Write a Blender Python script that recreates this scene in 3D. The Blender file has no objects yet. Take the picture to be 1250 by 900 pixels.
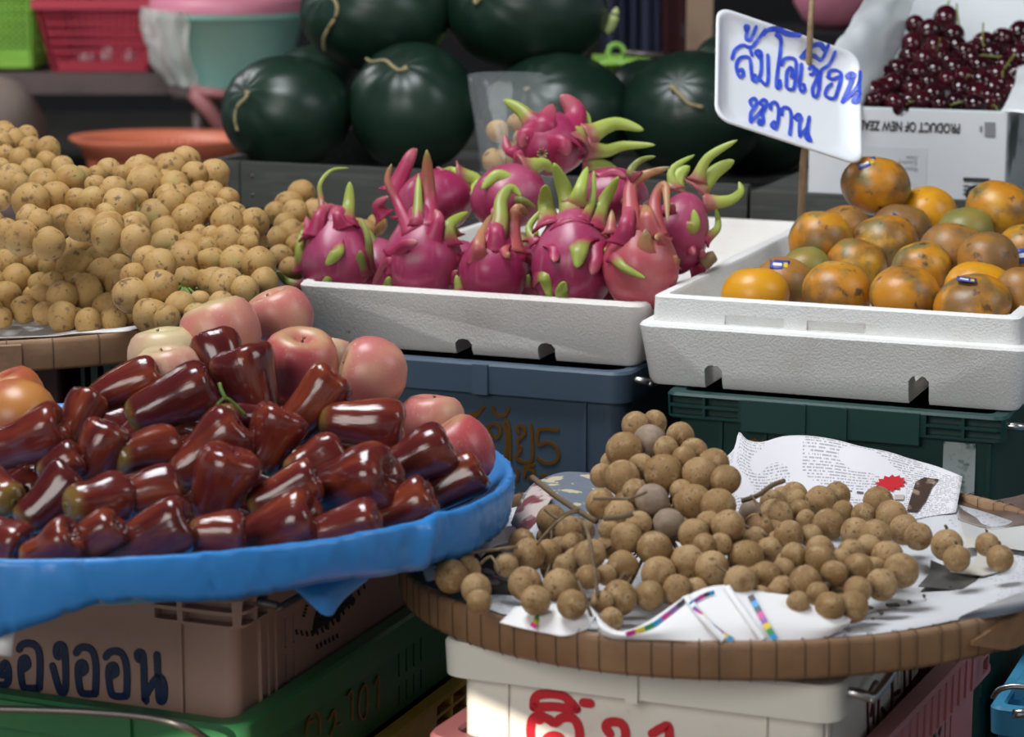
import bpy, bmesh, math, random
import numpy as np
from mathutils import Vector, Matrix, noise
R = random.Random(7)
sc = bpy.context.scene
COL = sc.collection
# ------------------------------------------------------------------ camera
FPX = 3000.0
PIT = math.atan(590/3000.0)
H = 0.9
CAMP = Vector((0, 0, H))
fw = Vector((0, math.cos(PIT), -math.sin(PIT)))
up = Vector((0, math.sin(PIT), math.cos(PIT)))
rt = Vector((1, 0, 0))
def P(x, y, d):
    return CAMP + d*(fw + rt*((x-625)/FPX) + up*((450-y)/FPX))
def ray(x, y):
    return fw + rt*((x-625)/FPX) + up*((450-y)/FPX)
def on_plane(x, y, pt, n):
    r = ray(x, y)
    return CAMP + r*((pt-CAMP).dot(n)/r.dot(n))
def depth_of(p):
    return (p-CAMP).dot(fw)
def proj(p):
    d = depth_of(p); q = p-CAMP
    return 625+FPX*q.dot(rt)/d, 450-FPX*q.dot(up)/d, d
cd = bpy.data.cameras.new('camera'); cam = bpy.data.objects.new('camera', cd); COL.objects.link(cam)
cam.location = CAMP; cam.rotation_euler = (math.pi/2-PIT, 0, 0)
cd.sensor_width = 36; cd.lens = FPX/1250*36; cd.clip_start = .05; cd.clip_end = 60
cd.dof.use_dof = True; cd.dof.focus_distance = 2.4; cd.dof.aperture_fstop = 8.5
sc.camera = cam
AL = math.radians(21.7)
U = Vector((math.cos(AL), -math.sin(AL), 0)); V = Vector((math.sin(AL), math.cos(AL), 0)); Z = Vector((0, 0, 1))
def frame(origin):                      # box frame: X along U, Y along V
    m = Matrix((U, V, Z)).transposed().to_4x4(); m.translation = origin
    return m
# ------------------------------------------------------------------ mesh builder
class MB:
    def __init__(s): s.v = []; s.f = []; s.uv = {}
    def add(s, vs, fs, uvs=None):
        b = len(s.v); s.v += [Vector(q) for q in vs]
        for f in fs: s.f.append([b+i for i in f])
        if uvs:
            for i, q in enumerate(uvs): s.uv[b+i] = q
    def box(s, c, size, rot=None):
        c = Vector(c); hx, hy, hz = [q/2 for q in size]; vs = []
        for x in (-hx, hx):
            for y in (-hy, hy):
                for z in (-hz, hz):
                    q = Vector((x, y, z)); vs.append(c+(rot @ q if rot else q))
        s.add(vs, [(0,1,3,2),(4,6,7,5),(0,4,5,1),(2,3,7,6),(0,2,6,4),(1,5,7,3)])
    def bbox(s, lo, hi):
        s.box([(a+b)/2 for a, b in zip(lo, hi)], [b-a for a, b in zip(lo, hi)])
    def loft(s, rings, cap0=True, cap1=True, closed=True):
        n = len(rings[0]); vs = [q for r in rings for q in r]; fs = []
        for i in range(len(rings)-1):
            for j in range(n if closed else n-1):
                k = (j+1) % n; fs.append((i*n+j, i*n+k, (i+1)*n+k, (i+1)*n+j))
        if cap0: fs.append(tuple(reversed(range(n))))
        if cap1: fs.append(tuple(range((len(rings)-1)*n, len(rings)*n)))
        s.add(vs, fs)
    def tube(s, pts, rad, n=8, caps=True):
        pts = [Vector(q) for q in pts]; rings = []
        for i, q in enumerate(pts):
            t = (pts[min(i+1, len(pts)-1)]-pts[max(i-1, 0)]).normalized()
            a = Vector((0, 0, 1)) if abs(t.z) < .9 else Vector((1, 0, 0))
            e1 = t.cross(a).normalized(); e2 = t.cross(e1)
            r = rad[i] if hasattr(rad, '__len__') else rad
            rings.append([q+e1*(r*math.cos(2*math.pi*k/n))+e2*(r*math.sin(2*math.pi*k/n)) for k in range(n)])
        s.loft(rings, caps, caps)
    def lathe(s, prof, n=24, fn=None):
        vs = []; fs = []; rows = []
        for i, (r, z) in enumerate(prof):
            if r < 1e-6:
                q = Vector((0, 0, z)); rows.append([len(vs)]); vs.append(fn(q, 0, i/(len(prof)-1)) if fn else q)
            else:
                row = []
                for k in range(n):
                    th = 2*math.pi*k/n; q = Vector((r*math.cos(th), r*math.sin(th), z))
                    if fn: q = fn(q, th, i/(len(prof)-1))
                    row.append(len(vs)); vs.append(q)
                rows.append(row)
        for a, b in zip(rows[:-1], rows[1:]):
            for k in range(n):
                l = (k+1) % n
                if len(a) == 1 and len(b) == 1: continue
                if len(a) == 1: fs.append((a[0], b[l], b[k]))
                elif len(b) == 1: fs.append((a[k], a[l], b[0]))
                else: fs.append((a[k], a[l], b[l], b[k]))
        s.add(vs, fs)
    def mesh(s, name, mat, smooth=True, inv=None):
        me = bpy.data.meshes.new(name)
        vs = [inv @ q for q in s.v] if inv else s.v
        me.from_pydata([tuple(q) for q in vs], [], s.f)
        if s.uv:
            ul = me.uv_layers.new(name='UVMap')
            for l in me.loops: ul.data[l.index].uv = s.uv.get(l.vertex_index, (0, 0))
        bm = bmesh.new(); bm.from_mesh(me); bmesh.ops.recalc_face_normals(bm, faces=bm.faces); bm.to_mesh(me); bm.free()
        if smooth:
            for p in me.polygons: p.use_smooth = True
        if mat: me.materials.append(mat)
        return me
def smooth_angle(o, deg=35):
    me = o.data
    bm = bmesh.new(); bm.from_mesh(me)
    for e in bm.edges: e.smooth = not (len(e.link_faces) == 2 and e.calc_face_angle(0) > math.radians(deg))
    bm.to_mesh(me); bm.free()
def obj(name, me, parent=None, mat4=None):
    o = bpy.data.objects.new(name, me); COL.objects.link(o)
    if parent: o.parent = parent
    if mat4 is not None: o.matrix_local = mat4
    return o
def tag(o, label=None, cat=None, group=None, kind=None):
    if label: o['label'] = label
    if cat: o['category'] = cat
    if group: o['group'] = group
    if kind: o['kind'] = kind
    return o
def thing(name, label, cat, mat4=None, group=None):
    o = obj(name, None, None, mat4); o.empty_display_size = .03
    return tag(o, label, cat, group)
FLAT = {'lettering', 'handwriting', 'printed_emblem', 'barcode', 'sticker_print', 'printed_headline', 'printed_mark', 'colour_bar'}
def body(t): return [o for o in COL.objects if o.parent == t][0]
def part(name, mb, mat, parent, smooth=True, world=False, ang=None):
    if name in FLAT: smooth = False
    inv = parent.matrix_basis.inverted() if world else None
    if world and parent.parent: inv = parent.matrix_basis.inverted() @ parent.parent.matrix_basis.inverted()
    o = obj(name, mb.mesh(name, mat, smooth, inv), parent)
    if ang: smooth_angle(o, ang)
    return o
def boolean(mbA, mbB, mat, name):
    a = bpy.data.objects.new('t', mbA.mesh(name, mat, False)); b = bpy.data.objects.new('t2', mbB.mesh('t', None, False))
    COL.objects.link(a); COL.objects.link(b)
    m = a.modifiers.new('b', 'BOOLEAN'); m.object = b; m.operation = 'DIFFERENCE'; m.solver = 'EXACT'; m.use_self = True
    dg = bpy.context.evaluated_depsgraph_get(); dg.update()
    me = bpy.data.meshes.new_from_object(a.evaluated_get(dg)); me.name = name
    bpy.data.objects.remove(a); bpy.data.objects.remove(b)
    for p in me.polygons: p.use_smooth = True
    return me
def rr(w, d, r, z, ins=0, n=6, x0=0, y0=0):     # rounded rectangle ring, corner at (x0,y0)
    r = max(r, .0005); out = []
    x1, y1, x2, y2 = x0+ins, y0+ins, x0+w-ins, y0+d-ins
    for cx, cy, a0 in ((x2-r, y1+r, -90), (x2-r, y2-r, 0), (x1+r, y2-r, 90), (x1+r, y1+r, 180)):
        for k in range(n+1):
            a = math.radians(a0+90*k/n); out.append(Vector((cx+r*math.cos(a), cy+r*math.sin(a), z)))
    return out
def cr(pts, k=5):                        # Catmull-Rom smoothing
    pts = [Vector(q) for q in pts]
    if len(pts) < 3:
        return [pts[0].lerp(pts[-1], i/k) for i in range(k+1)] if len(pts) == 2 else pts
    out = []
    for i in range(len(pts)-1):
        a = pts[max(i-1, 0)]; b = pts[i]; c = pts[i+1]; d = pts[min(i+2, len(pts)-1)]
        for j in range(k):
            t = j/k
            out.append(.5*((2*b)+(c-a)*t+(2*a-5*b+4*c-d)*t*t+(3*b-a-3*c+d)*t**3))
    out.append(pts[-1]); return out
def interp(x, tab):
    if x <= tab[0][0]: return tab[0][1]
    for (a, b), (c, d) in zip(tab[:-1], tab[1:]):
        if x <= c: return b+(d-b)*(x-a)/(c-a)
    return tab[-1][1]
# ------------------------------------------------------------------ materials
def new_mat(name):
    m = bpy.data.materials.new(name); m.use_nodes = True
    nt = m.node_tree; return m, nt, nt.nodes['Principled BSDF']
def c4(c): return (c[0], c[1], c[2], 1)
def srgb(r, g, b):
    f = lambda v: ((v/255+.055)/1.055)**2.4 if v > 10 else v/255/12.92
    return (f(r), f(g), f(b))
def mixc(nt, fac, a, b):
    n = nt.nodes.new('ShaderNodeMix'); n.data_type = 'RGBA'
    for s, v in ((0, fac), (6, a), (7, b)):
        if hasattr(v, 'is_linked'): nt.links.new(v, n.inputs[s])
        elif s == 0: n.inputs[0].default_value = v
        else: n.inputs[s].default_value = c4(v)
    return n.outputs[2]
def ramp(nt, fac, lo, hi, a=0, b=1):
    n = nt.nodes.new('ShaderNodeMapRange'); n.interpolation_type = 'SMOOTHSTEP'
    n.inputs[1].default_value = lo; n.inputs[2].default_value = hi; n.inputs[3].default_value = a; n.inputs[4].default_value = b
    nt.links.new(fac, n.inputs[0]); return n.outputs[0]
def coords(nt, rnd=True, kind='Object', scale=(1, 1, 1)):
    tc = nt.nodes.new('ShaderNodeTexCoord'); out = tc.outputs[kind]
    if scale != (1, 1, 1):
        vm = nt.nodes.new('ShaderNodeVectorMath'); vm.operation = 'MULTIPLY'; vm.inputs[1].default_value = scale
        nt.links.new(out, vm.inputs[0]); out = vm.outputs[0]
    if rnd:
        oi = nt.nodes.new('ShaderNodeObjectInfo'); m = nt.nodes.new('ShaderNodeMath'); m.operation = 'MULTIPLY'; m.inputs[1].default_value = 37.0
        nt.links.new(oi.outputs['Random'], m.inputs[0])
        vm = nt.nodes.new('ShaderNodeVectorMath'); vm.operation = 'ADD'
        nt.links.new(out, vm.inputs[0]); nt.links.new(m.outputs[0], vm.inputs[1]); out = vm.outputs[0]
    return out
def noise_(nt, co, scale, detail=3, rough=.55, dist=0):
    n = nt.nodes.new('ShaderNodeTexNoise'); n.inputs['Scale'].default_value = scale; n.inputs['Detail'].default_value = detail
    n.inputs['Roughness'].default_value = rough; n.inputs['Distortion'].default_value = dist
    nt.links.new(co, n.inputs['Vector']); return n.outputs['Fac']
def bump_(nt, bs, h, strength, dist=.002):
    b = nt.nodes.new('ShaderNodeBump'); b.inputs['Strength'].default_value = strength; b.inputs['Distance'].default_value = dist
    nt.links.new(h, b.inputs['Height']); nt.links.new(b.outputs[0], bs.inputs['Normal'])
def pm(name, col, rough=.5, layers=(), bump=None, coat=0, metal=0, var=None, spec=.5, sss=0, scale=(1, 1, 1), rnd=True, alpha=1, trans=0):
    m, nt, bs = new_mat(name); co = coords(nt, rnd, 'Object', scale)
    c = None
    if var:
        oi = nt.nodes.new('ShaderNodeObjectInfo'); c = mixc(nt, oi.outputs['Random'], col, var)
    for (sc_, det, lo, hi, lc) in layers:
        f = ramp(nt, noise_(nt, co, sc_, det), lo, hi); c = mixc(nt, f, c if c is not None else col, lc)
    if c is not None: nt.links.new(c, bs.inputs['Base Color'])
    else: bs.inputs['Base Color'].default_value = c4(col)
    bs.inputs['Roughness'].default_value = rough; bs.inputs['Metallic'].default_value = metal
    bs.inputs['Specular IOR Level'].default_value = spec; bs.inputs['Coat Weight'].default_value = coat; bs.inputs['Coat Roughness'].default_value = .12
    if sss: bs.inputs['Subsurface Weight'].default_value = sss; bs.inputs['Subsurface Radius'].default_value = (.01, .006, .003); bs.inputs['Subsurface Scale'].default_value = 1
    bs.inputs['Alpha'].default_value = alpha; bs.inputs['Transmission Weight'].default_value = trans
    if bump: bump_(nt, bs, noise_(nt, co, bump[0], bump[2] if len(bump) > 2 else 3), bump[1])
    return m
M = {}
M['longkong'] = pm('langsat_skin', (.40, .238, .080), .6, [(.7, 2, .58, .78, (.36, .31, .10)), (.9, 3, .48, .75, (.33, .18, .055)), (1.7, 4, .57, .68, (.15, .085, .04)), (6.5, 2, .66, .71, (.10, .055, .028))], (9, .25), var=(.47, .295, .115), spec=.3)
M['longan'] = pm('longan_skin', (.29, .17, .068), .62, [(.9, 3, .42, .72, (.24, .135, .055)), (1.6, 4, .50, .66, (.44, .30, .155)), (3.2, 4, .58, .68, (.15, .085, .04)), (11, 3, .56, .70, (.17, .095, .04))], (14, .45), var=(.44, .285, .14), spec=.3)
M['longan_grey'] = pm('longan_grey_skin', (.25, .18, .13), .65, [(1.2, 3, .45, .7, (.33, .25, .19))], (14, .3), spec=.3)
M['twig'] = pm('dry_twig', (.13, .085, .045), .8, [(120, 3, .5, .7, (.22, .15, .08))], (400, .4))
M['green_twig'] = pm('green_twig', (.16, .24, .05), .6)
M['foam'] = pm('white_foam', (.80, .80, .79), .65, [(9, 4, .55, .85, (.70, .68, .63))], (420, .42, 1), rnd=False, spec=.35)
M['foam_dirty'] = pm('used_white_foam', (.77, .74, .71), .65, [(7, 4, .5, .85, (.66, .61, .56)), (26, 5, .68, .76, (.30, .15, .09))], (420, .40, 1), rnd=False, spec=.35)
M['stem'] = pm('brown_stem', (.20, .13, .06), .8)
M['leafgreen'] = pm('fresh_green', (.12, .22, .04), .45)
M['sticker_blue'] = pm('sticker_blue', (.03, .06, .35), .35)
M['sticker_white'] = pm('sticker_white', (.8, .8, .82), .35)
M['sticker_yellow'] = pm('sticker_yellow', (.7, .5, .05), .35)
M['blue_sheet'] = pm('blue_plastic_sheet', (.032, .225, .60), .36, [(14, 4, .5, .8, (.04, .235, .60)), (6, 3, .6, .8, (.025, .155, .46))], (35, .35, 4), rnd=False)
M['bamboo'] = pm('bamboo_strip', (.235, .125, .062), .55, [(30, 4, .45, .7, (.19, .105, .05)), (9, 3, .5, .75, (.34, .21, .11))], (160, .25), rnd=False)
M['bamboo_dark'] = pm('bamboo_binding', (.09, .055, .03), .7)
M['paper'] = pm('white_newsprint', (.78, .77, .78), .6, [(12, 4, .6, .8, (.70, .68, .67))], rnd=False, spec=.3)
M['ink_blue'] = pm('blue_marker_ink', (.035, .075, .58), .4, [(60, 3, .4, .7, (.06, .13, .70))], rnd=False)
M['ink_navy'] = pm('navy_paint', (.004, .018, .062), .5)
M['ink_red'] = pm('red_paint', (.50, .008, .02), .4)
M['ink_maroon'] = pm('maroon_paint', (.10, .012, .015), .5)
M['ink_gold'] = pm('bronze_paint', (.30, .14, .03), .35, metal=.6)
M['ink_black'] = pm('black_print', (.012, .012, .014), .5)
M['ink_grey'] = pm('grey_print', (.22, .22, .24), .5)
M['ink_green'] = pm('dark_green_paint', (.01, .05, .03), .5)
for n, c in (('cyan', (.02, .30, .62)), ('magenta', (.55, .02, .25)), ('yellow', (.75, .58, .03)), ('green', (.03, .28, .12)), ('black', (.03, .03, .06)), ('violet', (.25, .08, .35))):
    M['bar_'+n] = pm('print_'+n, c, .5)
M['crate_pink'] = pm('dusty_pink_plastic', (.40, .245, .19), .5, [(12, 4, .55, .8, (.34, .20, .15))], (90, .06), rnd=False)
M['crate_green'] = pm('green_plastic', (.03, .16, .055), .4, [(15, 4, .55, .8, (.02, .10, .035))], (90, .06), rnd=False)
M['crate_yellow'] = pm('yellow_plastic', (.42, .27, .03), .5, [(15, 4, .55, .8, (.30, .18, .02))], rnd=False)
M['crate_white'] = pm('white_plastic', (.70, .67, .60), .45, [(14, 4, .58, .8, (.62, .56, .48)), (30, 4, .7, .8, (.45, .33, .24))], (60, .06), rnd=False)
M['crate_rose'] = pm('rose_plastic', (.36, .13, .14), .5, [(14, 4, .55, .8, (.28, .10, .11))], rnd=False)
M['crate_blue'] = pm('slate_blue_plastic', (.062, .100, .150), .42, [(12, 4, .55, .8, (.045, .075, .115))], (80, .08), rnd=False)
M['crate_teal'] = pm('bottle_green_plastic', (.008, .048, .042), .4, [(14, 4, .55, .8, (.006, .032, .028))], rnd=False)
M['crate_sky'] = pm('sky_blue_plastic', (.05, .25, .42), .4, rnd=False)
M['crate_red'] = pm('maroon_plastic', (.05, .008, .012), .5, rnd=False)
M['metal'] = pm('steel_rod', (.55, .55, .55), .3, metal=1, rnd=False)
M['metal_dark'] = pm('dull_steel_rod', (.20, .18, .16), .45, metal=.8, rnd=False)
M['slot'] = pm('dark_slot', (.01, .012, .012), .8)
M['wood_grey'] = pm('weathered_wood', (.058, .060, .054), .75, [(5, 5, .4, .7, (.035, .036, .033)), (22, 4, .5, .7, (.085, .088, .08))], (60, .3), rnd=False, scale=(.3, 1, 3))
M['wood_shelf'] = pm('shelf_wood', (.11, .075, .07), .6, [(6, 4, .45, .7, (.07, .05, .048))], rnd=False)
M['wood_post'] = pm('tan_post_wood', (.38, .25, .17), .6, [(8, 3, .5, .7, (.31, .2, .13))], rnd=False)
M['wood_stick'] = pm('stick_wood', (.30, .20, .11), .6, [(40, 4, .45, .7, (.18, .11, .06))], (200, .3), rnd=False)
# rose apple: pigment runs along the fruit
def rose_mat():
    m, nt, bs = new_mat('rose_apple_skin'); co = coords(nt, True, 'Object', (60, 60, 9))
    oi = nt.nodes.new('ShaderNodeObjectInfo')
    c = mixc(nt, oi.outputs['Random'], (.070, .011, .013), (.128, .019, .016))
    c = mixc(nt, ramp(nt, noise_(nt, co, 1.0, 4), .42, .72), c, (.20, .038, .016))
    c = mixc(nt, ramp(nt, noise_(nt, co, 2.6, 3), .6, .8), c, (.05, .006, .009))
    tc = nt.nodes.new('ShaderNodeTexCoord'); sp = nt.nodes.new('ShaderNodeSeparateXYZ'); nt.links.new(tc.outputs['Object'], sp.inputs[0])
    c = mixc(nt, ramp(nt, sp.outputs[2], .012, .0005), c, (.20, .12, .03))
    nt.links.new(c, bs.inputs['Base Color']); bs.inputs['Roughness'].default_value = .17
    bs.inputs['Specular IOR Level'].default_value = .6
    bump_(nt, bs, noise_(nt, co, 1.6, 3), .42, .0020)
    return m
M['rose'] = rose_mat()
M['rose_scar'] = pm('rose_apple_scar', (.16, .17, .035), .6)
def apple_mat(name, red, cream, lo, hi, green=(.46, .48, .20)):
    m, nt, bs = new_mat(name); co = coords(nt, True); st = coords(nt, True, 'Object', (1, 1, .12))
    n1 = noise_(nt, co, 16, 2); n2 = noise_(nt, st, 95, 4, .7)
    f = ramp(nt, n1, lo, hi); c = mixc(nt, f, cream, red)
    c = mixc(nt, ramp(nt, n2, .52, .75, 0, .55), c, cream)
    tc = nt.nodes.new('ShaderNodeTexCoord'); sp = nt.nodes.new('ShaderNodeSeparateXYZ'); nt.links.new(tc.outputs['Object'], sp.inputs[0])
    c = mixc(nt, ramp(nt, sp.outputs[2], .023, .033, 0, .55), c, green)
    c = mixc(nt, ramp(nt, noise_(nt, co, 420, 1), .68, .74, 0, .6), c, cream)
    nt.links.new(c, bs.inputs['Base Color']); bs.inputs['Roughness'].default_value = .34; bs.inputs['Specular IOR Level'].default_value = .4
    return m
M['apple'] = apple_mat('pink_apple_skin', (.50, .15, .14), (.62, .38, .23), .18, .60)
M['apple_pale'] = apple_mat('pale_apple_skin', (.52, .25, .19), (.58, .46, .27), .35, .7, (.42, .47, .18))
M['apple_red'] = apple_mat('striped_apple_skin', (.44, .075, .085), (.58, .30, .19), .15, .5)
M['apple_orange'] = apple_mat('orange_red_apple_skin', (.34, .05, .035), (.46, .19, .05), .34, .6, (.42, .16, .05))
M['orange'] = pm('orange_peel', (.54, .22, .014), .38, [(16, 3, .48, .68, (.60, .31, .02)), (20, 5, .44, .62, (.21, .105, .03)), (30, 4, .52, .68, (.19, .16, .055)), (60, 4, .60, .70, (.12, .055, .02))], (620, .10, 1), var=(.50, .20, .015))
M['orange_bright'] = pm('bright_orange_peel', (.66, .30, .012), .36, [(18, 4, .55, .75, (.42, .18, .025)), (60, 4, .66, .74, (.2, .09, .02))], (620, .10, 1))
M['orange_brown'] = pm('russet_orange_peel', (.38, .17, .03), .42, [(18, 4, .42, .62, (.21, .11, .04)), (26, 4, .58, .72, (.19, .17, .06)), (60, 4, .6, .7, (.12, .06, .025))], (620, .10, 1))
M['orange_green'] = pm('green_orange_peel', (.22, .20, .05), .42, [(18, 4, .5, .7, (.30, .2, .04))], (620, .10, 1))
# dragon fruit
def dragon_mat(name, a, b):
    m, nt, bs = new_mat(name); co = coords(nt, True)
    c = mixc(nt, ramp(nt, noise_(nt, co, 14, 3), .4, .68), a, b)
    st = coords(nt, True, 'Object', (1, 1, .15))
    c = mixc(nt, ramp(nt, noise_(nt, st, 130, 3), .55, .75, 0, .5), c, (.42, .13, .17))
    nt.links.new(c, bs.inputs['Base Color']); bs.inputs['Roughness'].default_value = .36
    bump_(nt, bs, noise_(nt, st, 90, 2), .10)
    return m
M['dragon'] = dragon_mat('dragonfruit_skin', (.30, .022, .085), (.40, .075, .155))
M['dragon_pale'] = dragon_mat('faded_dragonfruit_skin', (.42, .06, .09), (.46, .13, .13))
def bract_mat(name, base, mid, tip, t0=.10, t1=.42):
    m, nt, bs = new_mat(name); tc = nt.nodes.new('ShaderNodeTexCoord'); sp = nt.nodes.new('ShaderNodeSeparateXYZ'); nt.links.new(tc.outputs['UV'], sp.inputs[0])
    co = coords(nt, True); ad = nt.nodes.new('ShaderNodeMath'); ad.operation = 'MULTIPLY_ADD'; ad.inputs[1].default_value = .3; nt.links.new(noise_(nt, co, 60, 3), ad.inputs[0]); 
    sb = nt.nodes.new('ShaderNodeMath'); sb.operation = 'SUBTRACT'; sb.inputs[1].default_value = .15; nt.links.new(sp.outputs[1], sb.inputs[0]); nt.links.new(sb.outputs[0], ad.inputs[2])
    c = mixc(nt, ramp(nt, ad.outputs[0], t0, t1), base, mid); c = mixc(nt, ramp(nt, ad.outputs[0], t1, 1.0), c, tip)
    nt.links.new(c, bs.inputs['Base Color']); bs.inputs['Roughness'].default_value = .42
    return m
M['bract'] = bract_mat('bract_green', (.34, .03, .085), (.27, .30, .055), (.33, .42, .07))
M['bract_lime'] = bract_mat('bract_lime', (.36, .10, .10), (.36, .43, .08), (.36, .46, .09), .05, .3)
M['bract_red'] = bract_mat('bract_red', (.34, .03, .085), (.36, .12, .06), (.24, .20, .05), .35, .8)
M['bract_dry'] = bract_mat('bract_dry', (.40, .08, .085), (.42, .20, .09), (.26, .20, .09), .3, .75)
M['bract_pink'] = bract_mat('bract_pink', (.34, .02, .08), (.42, .10, .13), (.38, .25, .12), .4, .9)
M['bract_olive'] = bract_mat('bract_olive', (.27, .04, .07), (.19, .21, .05), (.24, .28, .06))
def melon_mat():
    m, nt, bs = new_mat('watermelon_rind'); co = coords(nt, True)
    c = mixc(nt, ramp(nt, noise_(nt, co, 9, 4), .4, .7), (.006, .021, .0135), (.011, .033, .020))
    c = mixc(nt, ramp(nt, noise_(nt, co, 90, 3), .6, .75, 0, .5), c, (.008, .020, .012))
    nt.links.new(c, bs.inputs['Base Color']); bs.inputs['Roughness'].default_value = .36
    return m
M['melon'] = melon_mat()
M['melon_stem'] = pm('dry_melon_stem', (.33, .27, .14), .8, [(60, 3, .5, .7, (.20, .15, .07))])
M['cherry'] = pm('cherry_skin', (.022, .003, .006), .13, [(.8, 2, .5, .75, (.010, .002, .004))], var=(.062, .005, .011), spec=.55)
M['cherry_stem'] = pm('cherry_stem', (.20, .24, .05), .6)
M['card'] = pm('white_cardboard', (.66, .67, .70), .55, rnd=False)
M['card_inner'] = pm('pale_mint_card', (.58, .70, .68), .55, rnd=False)
def film(name, col, mixf, rough=.15):
    m, nt, bs = new_mat(name); out = nt.nodes['Material Output']
    bs.inputs['Base Color'].default_value = c4(col); bs.inputs['Roughness'].default_value = rough; bs.inputs['Specular IOR Level'].default_value = .8
    tr = nt.nodes.new('ShaderNodeBsdfTransparent'); mx = nt.nodes.new('ShaderNodeMixShader'); mx.inputs[0].default_value = mixf
    nt.links.new(tr.outputs[0], mx.inputs[1]); nt.links.new(bs.outputs[0], mx.inputs[2]); nt.links.new(mx.outputs[0], out.inputs[0])
    return m
M['bag'] = film('clear_plastic_film', (.62, .66, .68), .10, .10)
M['liner'] = film('white_plastic_film', (.78, .82, .84), .80, .3)
M['wrap'] = film('cloudy_plastic_film', (.72, .70, .66), .55, .25)
M['red_plastic'] = pm('red_basket_plastic', (.50, .055, .085), .4, rnd=False)
M['lime_plastic'] = pm('lime_plastic', (.30, .58, .09), .4, rnd=False)
M['mint_plastic'] = pm('mint_plastic', (.40, .84, .73), .4, rnd=False)
M['orange_plastic'] = pm('orange_plastic', (.62, .17, .09), .45, rnd=False)
M['pink_plastic'] = pm('pink_plastic', (.62, .22, .30), .4, rnd=False)
M['pink_paint'] = pm('pink_painted_steel', (.32, .12, .12), .5, rnd=False)
M['sack'] = pm('grey_sack', (.16, .12, .10), .8, rnd=False)
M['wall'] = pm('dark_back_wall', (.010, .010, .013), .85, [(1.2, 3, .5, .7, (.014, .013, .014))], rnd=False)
M['floor'] = pm('market_floor', (.07, .065, .06), .8, [(4, 4, .4, .7, (.05, .045, .04))], (30, .3), rnd=False)
M['navy_cloth'] = pm('navy_cloth', (.010, .014, .040), .8, rnd=False)
M['red_cloth'] = pm('dark_red_cloth', (.05, .006, .010), .8, rnd=False)
def news_mat(name, paper, ink, rows, lo, dens=.5, cols=90, red=None):
    m, nt, bs = new_mat(name); tc = nt.nodes.new('ShaderNodeTexCoord'); sp = nt.nodes.new('ShaderNodeSeparateXYZ'); nt.links.new(tc.outputs['UV'], sp.inputs[0])
    def mth(op, a, b=None):
        n = nt.nodes.new('ShaderNodeMath'); n.operation = op
        for i, q in enumerate((a, b)):
            if q is None: continue
            if hasattr(q, 'is_linked'): nt.links.new(q, n.inputs[i])
            else: n.inputs[i].default_value = q
        return n.outputs[0]
    vr = mth('MULTIPLY', sp.outputs[1], rows); fl = mth('FLOOR', vr); fr = mth('FRACT', vr); line = mth('LESS_THAN', fr, .5)
    cb = nt.nodes.new('ShaderNodeCombineXYZ'); nt.links.new(mth('MULTIPLY', sp.outputs[0], cols), cb.inputs[0]); nt.links.new(mth('MULTIPLY', fl, 7.3), cb.inputs[1])
    wn = noise_(nt, cb.outputs[0], 1.0, 2, .7); word = mth('GREATER_THAN', wn, dens)
    cb2 = nt.nodes.new('ShaderNodeCombineXYZ'); nt.links.new(mth('MULTIPLY', sp.outputs[0], 6.0), cb2.inputs[0]); nt.links.new(mth('MULTIPLY', sp.outputs[1], 3.0), cb2.inputs[1])
    col_ = mth('GREATER_THAN', noise_(nt, cb2.outputs[0], 1.0, 0), lo)
    f = mth('MULTIPLY', mth('MULTIPLY', line, word), col_)
    f = mth('MULTIPLY', f, .6)
    nt.links.new(mixc(nt, f, paper, ink), bs.inputs['Base Color']); bs.inputs['Roughness'].default_value = .55; bs.inputs['Specular IOR Level'].default_value = .3
    return m
M['news'] = news_mat('printed_newspaper', (.72, .70, .74), (.16, .14, .17), 30, .46, .48, 110)
M['news_base'] = news_mat('faint_newspaper', (.60, .61, .64), (.36, .34, .37), 60, .52, .55, 160)
M['pale_leaf'] = pm('pale_green_leaf', (.42, .50, .20), .5)
# ================================================================== SETTING
def struct(name, mb, mat, ang=None):
    o = obj(name, mb.mesh(name, mat, False)); o['kind'] = 'structure'; return o
b = MB(); b.bbox((-6, -1.5, -.1), (6, 10.2, 0)); struct('floor', b, M['floor'])
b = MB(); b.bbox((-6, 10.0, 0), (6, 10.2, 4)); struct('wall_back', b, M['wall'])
# ================================================================== helpers for boxes
def uvz(p): return p.dot(U), p.dot(V), p.z
def W3(u, v, z): return U*u + V*v + Z*z
def px_at_z(x, y, zr):                    # point on the pixel's ray at height zr below/above the eye
    r = ray(x, y); return CAMP + r*(zr/r.z)
def loftbox(rings):                        # rings: (w,d,rad,z,inset)
    b = MB(); b.loft([rr(w, d, r, z, i) for (w, d, r, z, i) in rings]); return b
def ribbon(pts, w, nrm, th=.0006, taper=None):
    """flat raised stroke along pts (world), lying on a plane with normal nrm"""
    b = MB(); n = len(pts); rings = []
    for i, q in enumerate(pts):
        t = (pts[min(i+1, n-1)]-pts[max(i-1, 0)])
        if t.length < 1e-9: t = Vector((1, 0, 0))
        t.normalize(); s = nrm.cross(t).normalized(); hw = (w[i] if hasattr(w, '__len__') else w)/2
        rings.append([q-s*hw-nrm*th, q+s*hw-nrm*th, q+s*hw+nrm*th, q-s*hw+nrm*th])
    b.loft(rings)
    return b
def disc(c, r, nrm, th, n=10):
    a = nrm.orthogonal().normalized(); e = nrm.cross(a); b = MB()
    b.loft([[c+(a*math.cos(2*math.pi*k/n)+e*math.sin(2*math.pi*k/n))*r+nrm*h for k in range(n)] for h in (-th, th)]); return b
def merge(a, b): a.add(b.v, b.f)
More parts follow.
